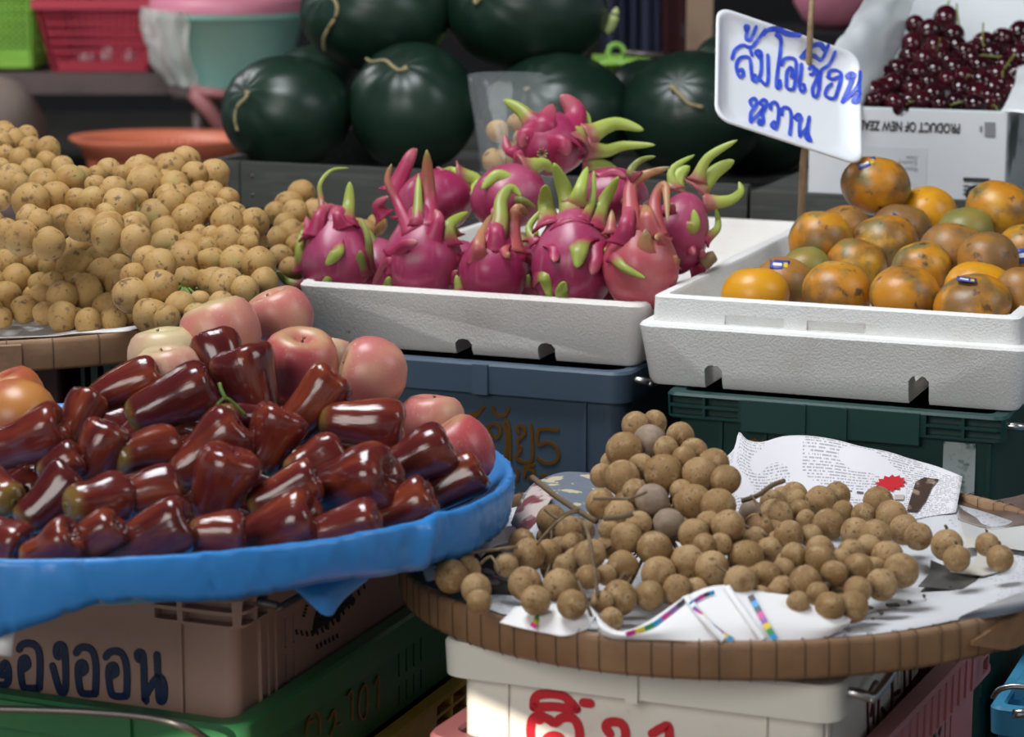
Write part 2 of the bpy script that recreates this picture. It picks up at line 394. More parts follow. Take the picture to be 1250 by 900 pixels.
def strokes_on(lines, wpx, pt, nrm, k=4, lift=.001, ends=True):
    """hand lettering: pixel polylines -> raised strokes on the plane (pt, nrm) facing the viewer"""
    out = MB()
    for L in lines:
        P3 = [on_plane(x, y, pt+nrm*lift, nrm) for x, y in L]
        w = wpx*depth_of(P3[0])/FPX
        if len(P3) == 1: merge(out, disc(P3[0], w*.62, nrm, .0005)); continue
        C_ = cr(P3, k); merge(out, ribbon(C_, w, nrm))
        if ends:
            merge(out, disc(P3[0], w/2, nrm, .0005)); merge(out, disc(P3[-1], w/2, nrm, .0005))
    return out
def sc_(lines, s, ox, oy): return [[(x/s+ox, y/s+oy) for x, y in L] for L in lines]
# ================================================================== CRATES
def crate(label, org, W, D, Ht, mat, rimh=.028, out=.012, rad=.018, slots=(), cells=(), group=None, cat='crate', ribs=()):
    """org: world position of the front left bottom corner"""
    t = thing('plastic_crate', label, cat, frame(org), group)
    wl = .006
    b = loftbox([(W, D, rad, 0, out), (W, D, rad, Ht-rimh, out), (W, D, rad+.004, Ht-rimh+.0005, .001), (W, D, rad+.004, Ht-.003, 0), (W, D, rad+.004, Ht, .002),
                 (W, D, rad, Ht, out+wl-.002), (W, D, rad, Ht-.003, out+wl), (W, D, rad, .012, out+wl)])
    if slots or cells:
        c = MB()
        for s in slots: c.bbox(s[0], s[1])
        for s in cells: c.bbox(s[0], s[1])
        me = boolean(b, c, mat, 'body')
        o = obj('body', me, t)
    else: o = part('body', b, mat, t)
    smooth_angle(o, 30)
    if ribs:
        for (x, z0, z1, wd) in ribs:
            rb = MB(); rb.bbox((x-wd/2, out-.0035, z0), (x+wd/2, out+.001, z1)); part('rib', rb, mat, t, False)
    return t
def slots_right(W, out, vs, z0, z1, w=.0045):
    return [((W-out-.012, v-w/2, z0), (W-out+.004, v+w/2, z1)) for v in vs]
def cells_front(x0, x1, z0, z1, nx, nz, dep=.012, gap=.003):
    o = []; cw = (x1-x0)/nx; ch = (z1-z0)/nz
    for i in range(nx):
        for j in range(nz): o.append(((x0+i*cw+gap/2, -.004, z0+j*ch+gap/2), (x0+(i+1)*cw-gap/2, dep, z0+(j+1)*ch-gap/2)))
    return o
def cells_right(W, y0, y1, z0, z1, ny, nz, dep=.011, gap=.003):
    return [((W-dep, a, c), (W+.004, b_, d)) for ((a, _, c), (b_, _, d)) in cells_front(y0, y1, z0, z1, ny, nz, dep, gap)]
def handle(t, y0, y1, x, z, sag, mat, r=.0035, out=.014):
    """bent steel bail on the right side of a crate (local frame)"""
    b = MB(); p = [(x-.006, y0, z), (x+out*.5, y0, z), (x+out, y0+.006, z-sag*.3), (x+out+.002, y0+.014, z-sag*.5), (x+out+.002, y1-.014, z-sag*.5), (x+out, y1-.006, z-sag*.3), (x+out*.5, y1, z), (x-.006, y1, z)]
    b.tube(cr(p, 4), r, 8); return part('handle', b, mat, t)
# --- pink crate, front left
zt = -.566
pc = px_at_z(294, 733, zt); u, v, _ = uvz(pc)
Wc, Dc, Hc = .42, .50, .107
org = W3(u-Wc, v, H+zt-Hc)
out = .012
sl = slots_right(Wc, out, [.085, .101, .117], .036, .062)+slots_right(Wc, out, [.101, .117], .006, .030)+slots_right(Wc, out, [.36, .376, .392], .036, .062)
pink = crate('dusty pink plastic crate with blue lettering under the blue basket of rose apples', org, Wc, Dc, Hc, M['crate_pink'], .027, out, .012,
             slots=sl, cells=cells_front(Wc-.082, Wc-.058, Hc-.0255, Hc-.002, 1, 2)+cells_front(Wc-.056, Wc-.008, Hc-.0255, Hc-.002, 1, 2)+cells_right(Wc, .006, .05, Hc-.0255, Hc-.002, 2, 2),
             ribs=[(Wc-.062, 0, Hc-.028, .003), (Wc-.165, Hc-.03, Hc, .014)])
b = MB()
for y in (.05, .064, .078):
    b = MB(); b.bbox((Wc-out-.001, y, 0), (Wc-out+.003, y+.003, Hc-.028)); part('corner_rib', b, M['crate_pink'], pink, False)
handle(pink, .03, .13, Wc, Hc-.010, .010, M['metal_dark'], .0035)
fpt = org+V*out; fn = -V
L = [[(95,462),(108,440),(140,432),(178,446),(198,500),(196,645),(185,655),(130,655),(112,640),(103,570),(108,515),(130,508),(138,540),(118,560)],
     [(312,480),(290,500),(280,480),(283,450),(300,440),(320,460),(327,560),(325,660),(300,672),(262,545)],
     [(380,480),(395,458),(425,452),(460,470),(478,540),(476,670),(465,683),(420,683),(400,665),(388,580),(395,535),(418,532),(425,565),(400,585)],
     [(528,500),(545,478),(580,472),(612,490),(632,560),(632,680),(620,695),(575,695),(553,675),(542,590),(548,548),(572,545),(578,580),(555,595)],
     [(705,515),(690,510),(685,485),(700,478),(715,510),(722,700),(728,715)], [(728,690),(765,625),(800,600),(820,650),(815,715),(795,715),(790,640),(783,490)],
     [(0,560),(25,530),(40,560),(40,620),(20,640),(0,640)], [(8,590),(28,590)]]
part('lettering', strokes_on(sc_(L, 4.09, 0, 680), 9.2, fpt, fn), M['ink_navy'], body(pink), world=True)
rpt = org+U*(Wc-out); rn = U
em = MB()
em_lines = [[(640,300),(660,230),(720,175),(780,150)], [(650,290),(700,260),(760,210),(790,160)], [(680,250),(720,200),(770,160)], [(640,310),(645,270)], [(690,275),(690,290)], [(735,240),(740,262)], [(785,180),(800,190)], [(665,275),(740,190)]]
merge(em, strokes_on(sc_(em_lines, 3.472, 200, 680), 10, rpt, rn))
dots = [[(560+i*22, 310+ (18*math.sin(i/9*3.1)) - i*i*1.05), (566+i*22, 328+(18*math.sin(i/9*3.1)) - i*i*1.05)] for i in range(14)]
dots += [[(648+i*17, 372-i*9), (652+i*17, 388-i*9)] for i in range(6)]+[[(590+i*4, 250-i*14), (598+i*4, 250-i*14)] for i in range(4)]
merge(em, strokes_on(sc_(dots, 3.472, 200, 680), 2.6, rpt, rn, ends=False))
part('printed_emblem', em, M['ink_black'], body(pink), world=True)
# --- green crate below it, with its bail in front
Wg, Dg, Hg = .45, .55, .096
gorg = W3(-.900-Wg, v-.022, H+zt-Hc-Hg+.008)
g = crate('green plastic crate with bronze lettering under the dusty pink crate', gorg, Wg, Dg, Hg-.001, M['crate_green'], .03, .012, .016,
          slots=slots_right(Wg, .012, [.335, .352, .369, .386], Hg-.062, Hg-.036)+slots_right(Wg, .012, [.335, .352, .369, .386], Hg-.090, Hg-.070)+slots_right(Wg, .012, [.05, .066], Hg-.085, Hg-.04))
b = MB(); b.bbox((.06, -.004, Hg-.028), (Wg-.10, .002, Hg-.004)); part('rim_panel', b, M['crate_green'], g, False)
b = MB(); b.tube(cr([px_at_z(x, y, z_) for x, y, z_ in ((-60, 866, -.640), (0, 866, -.640), (100, 869, -.640), (180, 876, -.640), (225, 887, -.645), (256, 905, -.668))], 5), .0032, 8)
part('handle', b, M['metal_dark'], g, world=True)
rpt = gorg+U*(Wg-.012)
L = [[(600,755),(612,690),(640,655),(660,680),(662,750)], [(615,700),(640,695)], [(700,690),(722,650),(728,690),(712,740),(705,755)], [(742,712),(752,708)], [(780,590),(800,570),(800,690)], [(850,540),(832,580),(828,660),(845,690),(862,650),(862,560),(850,540)], [(895,540),(912,510),(910,640)]]
part('lettering', strokes_on(sc_(L, 3.472, 200, 680), 3.4, rpt, U), M['ink_gold'], body(g), world=True)
# --- yellow crate under the green one
Wy, Hy = .45, H+zt-Hc-Hg+.007
y_ = crate('yellow plastic crate at the bottom of the stack under the green crate', W3(-.890-Wy, v-.01, 0), Wy, .53, Hy, M['crate_yellow'], .03, .012, .010,
           cells=cells_right(Wy, .36, .52, Hy-.0285, Hy-.002, 4, 2))
# --- white crate under the longan tray and rose coloured crate below it
zw = -.594
uw1, vw = -.425, 1.735
Ww, Dw, Hw = .329, .40, .094
worg = W3(uw1-Ww, vw, H+zw-Hw)
white = crate('white plastic crate with red lettering under the round longan tray', worg, Ww, Dw, Hw, M['crate_white'], .030, .014, .014,
              slots=slots_right(Ww, .014, [.022, .036], .012, .034)+slots_right(Ww, .014, [.022, .036], .04, .058)+slots_right(Ww, .014, [.25+.014*i for i in range(9)], .012, .06, .006),
              ribs=[(Ww*.49, Hw-.033, Hw, .006), (.055, 0, Hw-.03, .002), (Ww-.06, 0, Hw-.03, .002)])
b = MB(); b.bbox((Ww*.485, -.003, Hw-.031), (Ww*.515, .002, Hw)); part('rim_bracket', b, M['crate_white'], white, False)
handle(white, .03, .115, Ww, Hw-.012, .012, M['metal'], .0042)
fpt = worg+V*.014
L = [[(548,515),(552,475),(575,452),(640,447),(700,460),(740,495),(765,525)], [(548,515),(640,512),(700,518),(765,525)], [(800,492),(835,496)],
     [(545,720),(532,650),(540,580),(575,560),(620,575),(655,595),(690,570),(740,570),(770,600),(782,660),(775,740)], [(600,740),(610,680),(650,660),(690,680),(690,740)], [(575,575)],
     [(935,650),(915,620),(925,595),(965,590),(1000,605),(1015,660),(985,760)], [(1150,650),(1200,620),(1235,620),(1235,760)]]
part('lettering', strokes_on(sc_(L, 4.167, 520, 740), 11.5, fpt, -V), M['ink_red'], body(white), world=True)
rpt = worg+U*(Ww-.014)
L = [[(272,890),(268,700),(285,640),(310,600),(328,640),(322,830)], [(285,780),(300,700),(300,820)], [(345,745),(385,785),(402,680),(398,530),(380,520),(372,560),(390,600)], [(412,665),(442,648)], [(470,500),(470,700)], [(505,500),(500,640),(520,670),(550,640),(552,480)], [(600,460),(600,610)]]
part('lettering', strokes_on(sc_(L, 4.5, 1000, 700), 5.6, rpt, U), M['ink_maroon'], body(white), world=True)
Wr, Dr = .345, .50
Hr = H+zw-Hw+.012
rorg = W3(-.412-Wr, vw-.02, 0)
rose_c = crate('rose coloured plastic crate under the white crate', rorg, Wr, Dr, Hr, M['crate_rose'], .042, .014, .014,
               slots=slots_right(Wr, .014, [.36, .378, .396], Hr-.085, Hr-.055)+slots_right(Wr, .014, [.36, .378, .396], Hr-.15, Hr-.12),
               cells=cells_right(Wr, .452, .496, Hr-.038, Hr-.003, 2, 2))
ck_ = rorg+U*Wr; rq_ = Matrix.Translation(ck_-U*.013) @ Matrix.Rotation(math.radians(-3.6), 4, 'Z') @ Matrix.Translation(-ck_); rose_c.matrix_basis = rq_ @ rose_c.matrix_basis; rU = (rq_.to_3x3() @ U).normalized()
for i in range(16):
    b = MB(); b.bbox((Wr-.001, .08+i*.022, Hr-.038), (Wr+.0015, .083+i*.022, Hr-.004)); part('rim_rib', b, M['crate_rose'], rose_c, False)
rpt = ck_-U*.013-rU*.014
part('lettering', strokes_on(sc_([[(600,905),(608,860),(640,840),(668,830),(662,880)], [(625,850),(640,905)]], 4.5, 1000, 700), 5, rpt, rU), M['ink_green'], body(rose_c), world=True)
b = MB(); b.tube(cr([px_at_z(x, y, z_) for x, y, z_ in ((1222, 787, -.675), (1232, 788, -.675), (1242, 783, -.672), (1252, 768, -.66), (1262, 762, -.655))], 4), .0048, 8)
part('handle', b, M['metal'], rose_c, world=True)
# --- crates behind: slate blue under the dragon fruit, bottle green under the oranges
zb = -.536
pb = px_at_z(766, 457, zb); ub, vb, _ = uvz(pb)
Wb, Db, Hb = .42, .56, H+zb
borg = W3(ub-Wb, vb, 0)
blue = crate('slate blue plastic crate with gold lettering under the dragon fruit box', borg, Wb, Db, Hb, M['crate_blue'], .036, .010, .020)
b = MB(); b.bbox((Wb*.555, -.004, Hb-.036), (Wb*.60, .002, Hb-.001)); part('rim_bracket', b, M['crate_blue'], blue, False)
b = MB(); b.bbox((Wb-.055, .006, 0), (Wb-.051, .012, Hb-.037)); part('rib', b, M['crate_blue'], blue, False)
handle(blue, .03, .15, Wb, Hb-.012, .01, M['metal'], .004)
fpt = borg+V*.010
L = [[(738,312),(655,312),(650,378),(690,368),(728,385),(742,425),(725,455),(685,462),(648,438)],
     [(565,325),(555,305),(572,292),(590,305),(585,335),(562,355),(560,385),(575,395),(552,440),(622,448),(618,292)],
     [(448,212),(455,238),(478,250),(505,242),(518,214)], [(345,240),(365,250),(385,235),(405,208)], [(365,236)],
     [(440,330),(425,310),(440,288),(468,290),(482,315),(470,345),(445,345)], [(505,268),(520,300),(525,442)], [(495,290),(510,330),(508,430)],
     [(588,520),(600,490),(630,500),(632,530),(608,530)], [(560,495),(555,535)], [(590,478),(630,470)], [(665,522),(690,518),(692,535)]]
part('lettering', strokes_on(sc_(L, 3.676, 480, 440), 4.2, fpt, -V), M['ink_gold'], body(blue), world=True)
zt2 = -.5425
pt2 = px_at_z(1228, 511, zt2); ut, vt, _ = uvz(pt2)
Wt, Dt, Ht = .372, .56, H+zt2
torg = W3(ut-Wt, vt, 0)
teal = crate('bottle green plastic crate with a white smear under the orange box', torg, Wt, Dt, Ht, M['crate_teal'], .028, .012, .010,
             cells=cells_front(.004, .085, Ht-.0265, Ht-.002, 2, 2)+cells_front(Wt-.085, Wt-.004, Ht-.0265, Ht-.002, 2, 2))
b = MB(); b.bbox((.088, -.003, Ht-.036), (Wt-.09, .003, Ht-.002)); b.bbox((.155, -.006, Ht-.036), (.16, 0, Ht-.002)); b.bbox((.2, -.006, Ht-.036), (.205, 0, Ht-.002))
part('rim_panel', b, M['crate_teal'], teal, False)
b = MB()
for x in (.06, .11, Wt-.02):
    b = MB(); b.bbox((x, .008, .05), (x+.004, .013, Ht-.03)); part('rib', b, M['crate_teal'], teal, False)
M['smear'] = pm('chalky_white_smear', (.40, .47, .46), .7, [(60, 4, .5, .68, (.02, .09, .08))], rnd=False)
b = MB(); b.bbox((Wt-.066, .0095, Ht-.115), (Wt-.032, .0125, Ht-.032)); part('white_smear', b, M['smear'], teal, False)
handle(teal, .02, .12, Wt, Ht-.012, .006, M['metal'], .004)
b = strokes_on(sc_([[(842,205),(852,215),(868,212)], [(875,205),(885,214),(898,205)], [(858,222),(880,222)]], 2.717, 790-.0, 470-.0), 4, torg+V*.012, -V)
b = strokes_on([[(905,537),(911,541),(918,538)], [(921,537),(927,541),(933,537)]], 3, torg+V*.012, -V)
part('lettering', b, M['ink_gold'], body(teal), world=True)
# --- far right: sky blue crate and a dark green crate behind the rose one
ps = px_at_z(1207, 862, -.812); us, vs, _ = uvz(ps)
sky = crate('sky blue plastic crate at the lower right edge beside the rose crate', W3(us+.0, vs, 0), .30, .34, H-.812, M['crate_sky'], .03, .008, .008)
b = MB(); b.bbox((.02, .03, H-.812), (.09, .10, H-.797)); b.bbox((.03, .05, H-.775), (.08, .09, H-.762)); part('corner_block', b, M['crate_sky'], sky, False)
b = MB(); b.tube(cr([px_at_z(x, y, z_) for x, y, z_ in ((1212, 852, -.775), (1220, 842, -.765), (1238, 838, -.76), (1262, 840, -.76))], 4), .003, 8); part('handle', b, M['metal'], sky, world=True)
b = MB(); b.tube([px_at_z(1238, 872, -.795), px_at_z(1262, 870, -.795)], .005, 8); part('catch', b, M['metal'], sky, world=True)
# --- crates that carry the left tray
pl = px_at_z(205, 424, -.506); ul, vl, _ = uvz(pl)
Hl = H-.506
crate('bottle green slatted crate under the langsat tray', W3(ul-.135, vl, 0), .175, .40, Hl, M['crate_teal'], .022, .010, .010,
      slots=[((.02+i*.017, -.004+.01-.01, Hl-.12), (.028+i*.017, .022, Hl-.03)) for i in range(8)])
crate('maroon plastic crate in shadow under the langsat tray at the left', W3(ul-.62, vl+.02, 0), .47, .38, Hl-.001, M['crate_red'], .022, .010, .010)
# ================================================================== FOAM BOXES
def foam_box(label, org, W, D, Ht, mat, notches, lip=None, wall=.017, floor_z=.018, rad=.016):
    rings = [(W, D, rad*.8, 0, .014), (W, D, rad, .006, .010)]
    if lip:
        lh, li = lip
        rings += [(W, D, rad, Ht-lh-.003, .001), (W, D, rad, Ht-lh, .003), (W, D, rad*.7, Ht-lh+.001, li), (W, D, rad*.7, Ht-.002, li+.001), (W, D, rad*.7, Ht, li+.004)]
        wi = li+wall
    else:
        rings += [(W, D, rad, Ht-.004, .001), (W, D, rad, Ht, .004)]; wi = wall
    rings += [(W, D, rad*.6, Ht, wi-.003), (W, D, rad*.6, Ht-.004, wi), (W, D, rad*.5, floor_z+.008, wi+.006), (W, D, rad*.5, floor_z, wi+.013)]
    b = loftbox(rings); c = MB()
    for (x, w, h) in notches:
        rg = []
        for yy in (-.02, .12):
            rg.append([Vector((x-w/2, yy, -.01)), Vector((x+w/2, yy, -.01)), Vector((x+w/2, yy, h-w*.3)), Vector((x+w*.3, yy, h-w*.06)), Vector((x, yy, h)), Vector((x-w*.3, yy, h-w*.06)), Vector((x-w/2, yy, h-w*.3))])
        c.loft(rg)
    if lip:
        for (x0, x1, z0, z1) in ((.098, .165, Ht-lip[0]+.002, Ht-lip[0]+.013), (.19, .255, Ht-lip[0]+.002, Ht-lip[0]+.013)):
            c.bbox((x0, -.01, z0), (x1, lip[1]+.004, z1))
    me = boolean(b, c, mat, 'foam_box')
    o = obj('foam_box', me, None, frame(org)); smooth_angle(o, 40)
    return tag(o, label, 'box')
# dragon fruit box
zd = -.4606
pd_ = P(785, 372, 2.75); ud, vd, _ = uvz(pd_)
WD, DD = .435, .74
DFB = W3(ud-WD, vd, H-.5345)
foam_box('low white foam box holding the dragon fruit, stained at its left corner', DFB, WD, DD, .0739, M['foam_dirty'], [(WD-.222, .021, .019), (WD-.119, .021, .021)])
# orange box
po = P(775, 391, 2.70); uo, vo, _ = uvz(po)
WO, DO = .432, .66
ORB = W3(uo, vo, H-.541)
foam_box('white foam box with a stepped lip holding the oranges', ORB, WO, DO, .099, M['foam'], [(.088, .020, .027), (.315, .022, .032)], lip=(.030, .014))
print('u', ud, uo, 'v', vd, vo)
# ================================================================== ROUND TRAYS
def tframe(c, t, roll):
    e1 = Vector((math.cos(roll), 0, math.sin(roll))); e2 = Vector((0, math.cos(t), math.sin(t))); n = e1.cross(e2).normalized()
    e2 = n.cross(e1)
    m = Matrix((e1, e2, n)).transposed().to_4x4(); m.translation = c; return m
def bamboo_tray(label, m, Rr, hb=.028, nb=70, seam=None):
    t = thing('bamboo_tray', label, 'tray', m)
    b = MB(); n = 96
    b.lathe([(Rr-.010, -.012), (Rr-.009, 0), (Rr-.004, .0015), (Rr-.001, 0), (Rr, -.004), (Rr, -hb+.004), (Rr-.003, -hb), (Rr-.010, -hb+.002), (Rr-.010, -.012)], n)
    part('rim', b, M['bamboo'], t)
    b = MB(); b.lathe([(0, -hb+.006), (Rr-.05, -hb+.007), (Rr-.011, -.012), (Rr-.011, -.016), (Rr-.05, -hb+.003), (0, -hb+.002)], n)
    part('woven_floor', b, M['bamboo'], t)
    for k in range(nb):
        b = MB()
        a = 2*math.pi*k/nb+R.uniform(-.012, .012); ca, sa = math.cos(a), math.sin(a)
        pts = [Vector(((Rr+dr)*ca, (Rr+dr)*sa, z_)) for dr, z_ in ((-.011, -.014), (-.011, .001), (-.004, .0025), (.0006, .0005), (.0008, -.008), (.0008, -hb+.004), (-.003, -hb-.001))]
        b.tube(pts, .00042, 5); part('binding', b, M['bamboo_dark'], t)
    if seam:
        a0, a1 = seam; rg = []
        for i in range(13):
            f = i/12; a = a0+(a1-a0)*f; hh = (hb*.46)*min(1, .12+f*1.6); zc = -hb*.52
            rg.append([Vector(((Rr+.0005)*math.cos(a), (Rr+.0005)*math.sin(a), zc-hh)), Vector(((Rr+.0035)*math.cos(a), (Rr+.0035)*math.sin(a), zc-hh*.9)), Vector(((Rr+.0035)*math.cos(a), (Rr+.0035)*math.sin(a), zc+hh*.9)), Vector(((Rr+.0005)*math.cos(a), (Rr+.0005)*math.sin(a), zc+hh))])
        b = MB(); b.loft(rg); part('rim_splice', b, M['bamboo'], t, ang=40)
    return t
TRC = P(902, 668.3, 2.12); TRm = tframe(TRC, -.0186, .0225); TRR = .2834*2.12/2.05
bamboo_tray('round bamboo tray holding the longans on newspaper', TRm, TRR, .029, 96, (-1.02, -.80))
LKC = P(-20, 363, 2.85); LKm = tframe(LKC, -.02, 0.0); LKR = .335
bamboo_tray('round bamboo tray under the heaped langsat bunches at the left', LKm, LKR, .032, 44, (-1.42, -1.25))
# paper in the left tray
b = MB(); rg = []
for i in range(7):
    r_ = .03+.289*i/6
    rg.append([Vector((r_*math.cos(a), r_*math.sin(a), -.022+ (0.0 if i < 4 else (i-3)*.0075)+ .006*noise.noise(Vector((r_*14*math.cos(a), r_*14*math.sin(a), 3))) + (.012*max(0, noise.noise(Vector((math.cos(a)*5, math.sin(a)*5, 8)))) if i == 6 else 0))) for a in [2*math.pi*k/72 for k in range(72)]])
b.loft(rg, True, False)
o = obj('newspaper_liner', b.mesh('newspaper_liner', M['paper']), None, LKm)
so = o.modifiers.new('s', 'SOLIDIFY'); so.thickness = .0008
tag(o, 'white paper lining the left bamboo tray under the langsat', 'paper')
# blue wrapped basket
BKC = P(104, 571.5, 2.12); BKm = tframe(BKC, -.054, -.008); BKR = .3837*2.12/2.2
bt = thing('wrapped_basket', 'wide shallow basket wrapped in blue plastic sheet, full of rose apples', 'basket', BKm)
def wr(th, s, amp): return amp*noise.noise(Vector((math.cos(th)*s, math.sin(th)*s, s*.37)))
b = MB(); n = 480; rg = []
prof = [(-.30, -.046), (-.05, -.045), (-.020, -.020), (-.007, -.003), (-.004, .0005), (-.0015, .0), (.0, -.003), (.0005, -.010), (.0, -.016), (-.001, -.022), (-.003, -.028), (-.006, -.034)]
for i, (dr, z_) in enumerate(prof):
    ring = []
    for k in range(n):
        th = 2*math.pi*k/n
        f = max(0, (i-4)/7)
        w = wr(th, 7, .0025)*f+wr(th+.02*i, 40, .0010)*(1 if i > 3 else 0)
        crs = max(0, 1-abs(noise.noise(Vector((math.cos(th)*11+z_*14, math.sin(th)*11, z_*9))))*18)*.0034*(1 if i > 4 else .3)-max(0, 1-abs(noise.noise(Vector((math.cos(th)*8+5, math.sin(th)*8-z_*22, z_*20))))*16)*.0026*(1 if i > 4 else .3)
        z2 = z_+wr(th, 5, .006)*f*f+wr(th, 23, .0008)
        px_, _, _ = proj(BKm @ Vector(((BKR+dr)*math.cos(th), (BKR+dr)*math.sin(th), z_)))
        if math.sin(th) < 0:                # hem hangs lower at the far left, shorter toward the right
            z2 -= f*f*(.024*max(0, 1-max(0, px_)/110.)+.006*max(0, min(1, (px_-420)/150.)))
        if math.sin(th) < .2 and px_ > 480:   # pinched fold of the sheet
            g_ = max(0, 1-abs(px_-532+(i-4)*3)/16.); w += .008*g_*min(1, f*2)*(1 if i > 3 else .3); z2 += .0035*g_*(1 if 3 < i < 8 else 0)
        ring.append(Vector(((BKR+dr+w-crs)*math.cos(th), (BKR+dr+w-crs)*math.sin(th), z2)))
    rg.append(ring)
b.loft(rg, True, False)
o = part('plastic_sheet', b, M['blue_sheet'], bt); so = o.modifiers.new('s', 'SOLIDIFY'); so.thickness = .0006
b = MB()
fl = [[(338,703,1.86),(385,706,1.88),(430,703,1.90),(462,700,1.92)], [(362,722,1.865),(392,726,1.872),(420,724,1.892),(440,716,1.91)], [(384,743,1.872),(398,746,1.872),(410,744,1.89),(415,735,1.90)], [(393,751,1.876),(400,753,1.876),(406,752,1.885),(409,747,1.89)]]
b.loft([[P(*q) for q in r] for r in fl], False, False, False)
o = part('sheet_flap', b, M['blue_sheet'], bt, world=True); so = o.modifiers.new('s', 'SOLIDIFY'); so.thickness = .0008; so.offset = 0
sb = o.modifiers.new('ss', 'SUBSURF'); sb.levels = 2; sb.render_levels = 2
# scrap of paper hanging from the basket at the left edge
b = MB(); b.loft([[P(x, y, 1.775+.002*k) for k, (x, y) in enumerate(r)] for r in ([(-20,764),(5,760),(24,752)], [(-20,785),(2,780),(17,775)], [(-20,803),(0,800),(14,802)])], False, False, False)
o = part('paper_scrap', b, M['paper'], bt, world=True); so = o.modifiers.new('s', 'SOLIDIFY'); so.thickness = .0006
# ================================================================== FRUIT HELPERS
def relax(it, iters=40, tight=.88, back=False):
    n = len(it)
    X = [q['x'] for q in it]; Y = [q['y'] for q in it]; r = [q['r'] for q in it]; D = [q['d'] for q in it]
    K = [(q.get('k', 0)*1000+q['y']) for q in it]
    pairs = []
    for i in range(n):
        for j in range(n):
            if i == j or K[i] < K[j] or (K[i] == K[j] and i > j): continue
            dd = math.hypot(X[i]-X[j], Y[i]-Y[j]); s = r[i]+r[j]
            if dd < s*.97: pairs.append((i, j, math.sqrt(s*s-dd*dd)*tight/FPX))
    for _ in range(iters):
        for i, j, nd in pairs:
            need = nd*(D[i]+D[j])/2; gap = D[j]-D[i]
            if gap < need:
                h = (need-gap)/2*.6; D[i] -= 0 if back else h; D[j] += h*(1.7 if back else 1)
    for q, d in zip(it, D): q['d'] = d
def lump(me_name, mat, rx, seed, n=20, m=12, amp=.05, pole=.0):
    b = MB(); prof = [(math.sin(math.pi*i/m), -math.cos(math.pi*i/m)) for i in range(m+1)]; prof[0] = (0, -1); prof[-1] = (0, 1)
    def fn(q, th, t):
        k = 1+amp*noise.noise(q*1.3+Vector((seed*3.1, seed, 0))); q = q*k
        if pole and q.z > .8: q.z -= (q.z-.8)*pole
        return q
    b.lathe(prof, n, fn); b.v = [q*rx for q in b.v]
    return b.mesh(me_name, mat)
def rand_rot(): return Matrix.Rotation(R.uniform(0, 6.28), 4, 'Z') @ Matrix.Rotation(R.uniform(0, 3.14), 4, 'X') @ Matrix.Rotation(R.uniform(0, 6.28), 4, 'Z')
def axis_mat(p, ax, roll=0):              # local Z along ax
    q = Vector((0, 0, 1)).rotation_difference(ax.normalized()).to_matrix().to_4x4()
    m = q @ Matrix.Rotation(roll, 4, 'Z'); m.translation = p; return m
# ================================================================== LANGSAT BUNCHES
LKP = [lump('langsat_fruit', M['longkong'], 1, s, amp=.07) for s in range(6)]
LK = {
'A': ([(5,163,13),(15,172,14),(33,168,12),(38,182,13),(59,183,13),(7,190,11),(25,195,12),(57,199,12),(39,209,13),(13,220,16),(2,175,12),(24,222,10),(1,207,12),(1,244,11),(77,205,12),(-14,180,14),(-16,210,15),(-20,240,15),(-30,195,14)], 2.93, .0009, 'langsat bunch at the far left edge, tallest of the heap'),
'B': ([(54,225,17),(85,220,17),(38,247,20),(68,241,17),(48,272,14),(74,270,17),(99,217,12),(94,244,13),(113,245,15),(103,275,18),(27,291,18),(60,298,17),(118,215,11),(36,267,14),(8,285,15),(-12,275,16),(130,262,12)], 2.63, .0012, 'langsat bunch jutting out over the shaded hollow at the left'),
'C': ([(133,209,13),(116,226,11),(139,231,14),(146,251,18),(133,279,18),(168,244,12),(171,209,17),(177,224,20),(163,279,17),(190,266,20),(202,205,15),(202,224,14),(207,244,17),(131,288,17),(165,293,16),(150,213,10)], 2.61, .0012, 'langsat bunch in the middle of the heap with a dark spotted fruit'),
'D': ([(227,198,16),(208,206,17),(238,213,14),(262,213,16),(213,226,15),(259,236,13),(245,235,12),(244,255,18),(278,243,12),(267,255,12),(229,268,17),(208,250,15),(222,240,13)], 2.72, .0012, 'langsat bunch right of the heap top, against the grey wooden tray'),
'E': ([(202,284,16),(204,299,18),(234,301,16),(179,317,15),(195,324,18),(225,317,20),(258,318,15),(163,337,14),(160,361,19),(195,351,19),(230,345,17),(248,344,13),(184,386,19),(220,376,17),(244,369,12),(204,390,14),(261,346,17),(276,349,18),(240,385,13),(270,372,14)], 2.57, .0014, 'langsat bunch lowest on the right, directly behind the pale apples'),
'F': ([(278,272,18),(277,295,17),(289,321,18),(316,323,18),(304,289,11),(310,272,16),(303,297,11),(299,354,15),(258,287,10),(243,285,9),(286,262,13),(253,303,12),(322,345,15)], 2.80, .0010, 'greenish langsat bunch behind, left of the dragon fruit'),
'G': ([(368,237,15),(353,252,16),(360,260,14),(336,260,12),(385,260,15),(356,286,15),(339,291,12),(363,299,12),(343,314,13),(356,329,13),(348,274,12),(378,285,13),(446,283,12),(460,274,11),(400,270,14),(425,280,13)], 3.05, .0006, 'langsat bunch partly hidden behind the leftmost dragon fruit'),
'H': ([(92,327,20),(125,337,17),(103,357,19),(65,347,13),(48,347,12),(20,341,16),(8,362,16),(30,378,15),(76,362,16),(77,387,16),(55,383,13),(108,393,14),(131,376,16),(3,388,11),(10,320,15),(138,391,14),(40,318,15),(146,327,14),(62,325,13),(50,362,13),(-14,345,16),(-12,380,15),(120,315,13),(145,346,15),(118,298,14),(60,306,15),(22,302,15),(92,304,14),(140,308,15),(-12,312,15),(150,365,14),(152,385,14),(88,345,13)], 2.70, .0010, 'langsat bunch in the shaded hollow just above the tray rim'),
}
allf = []
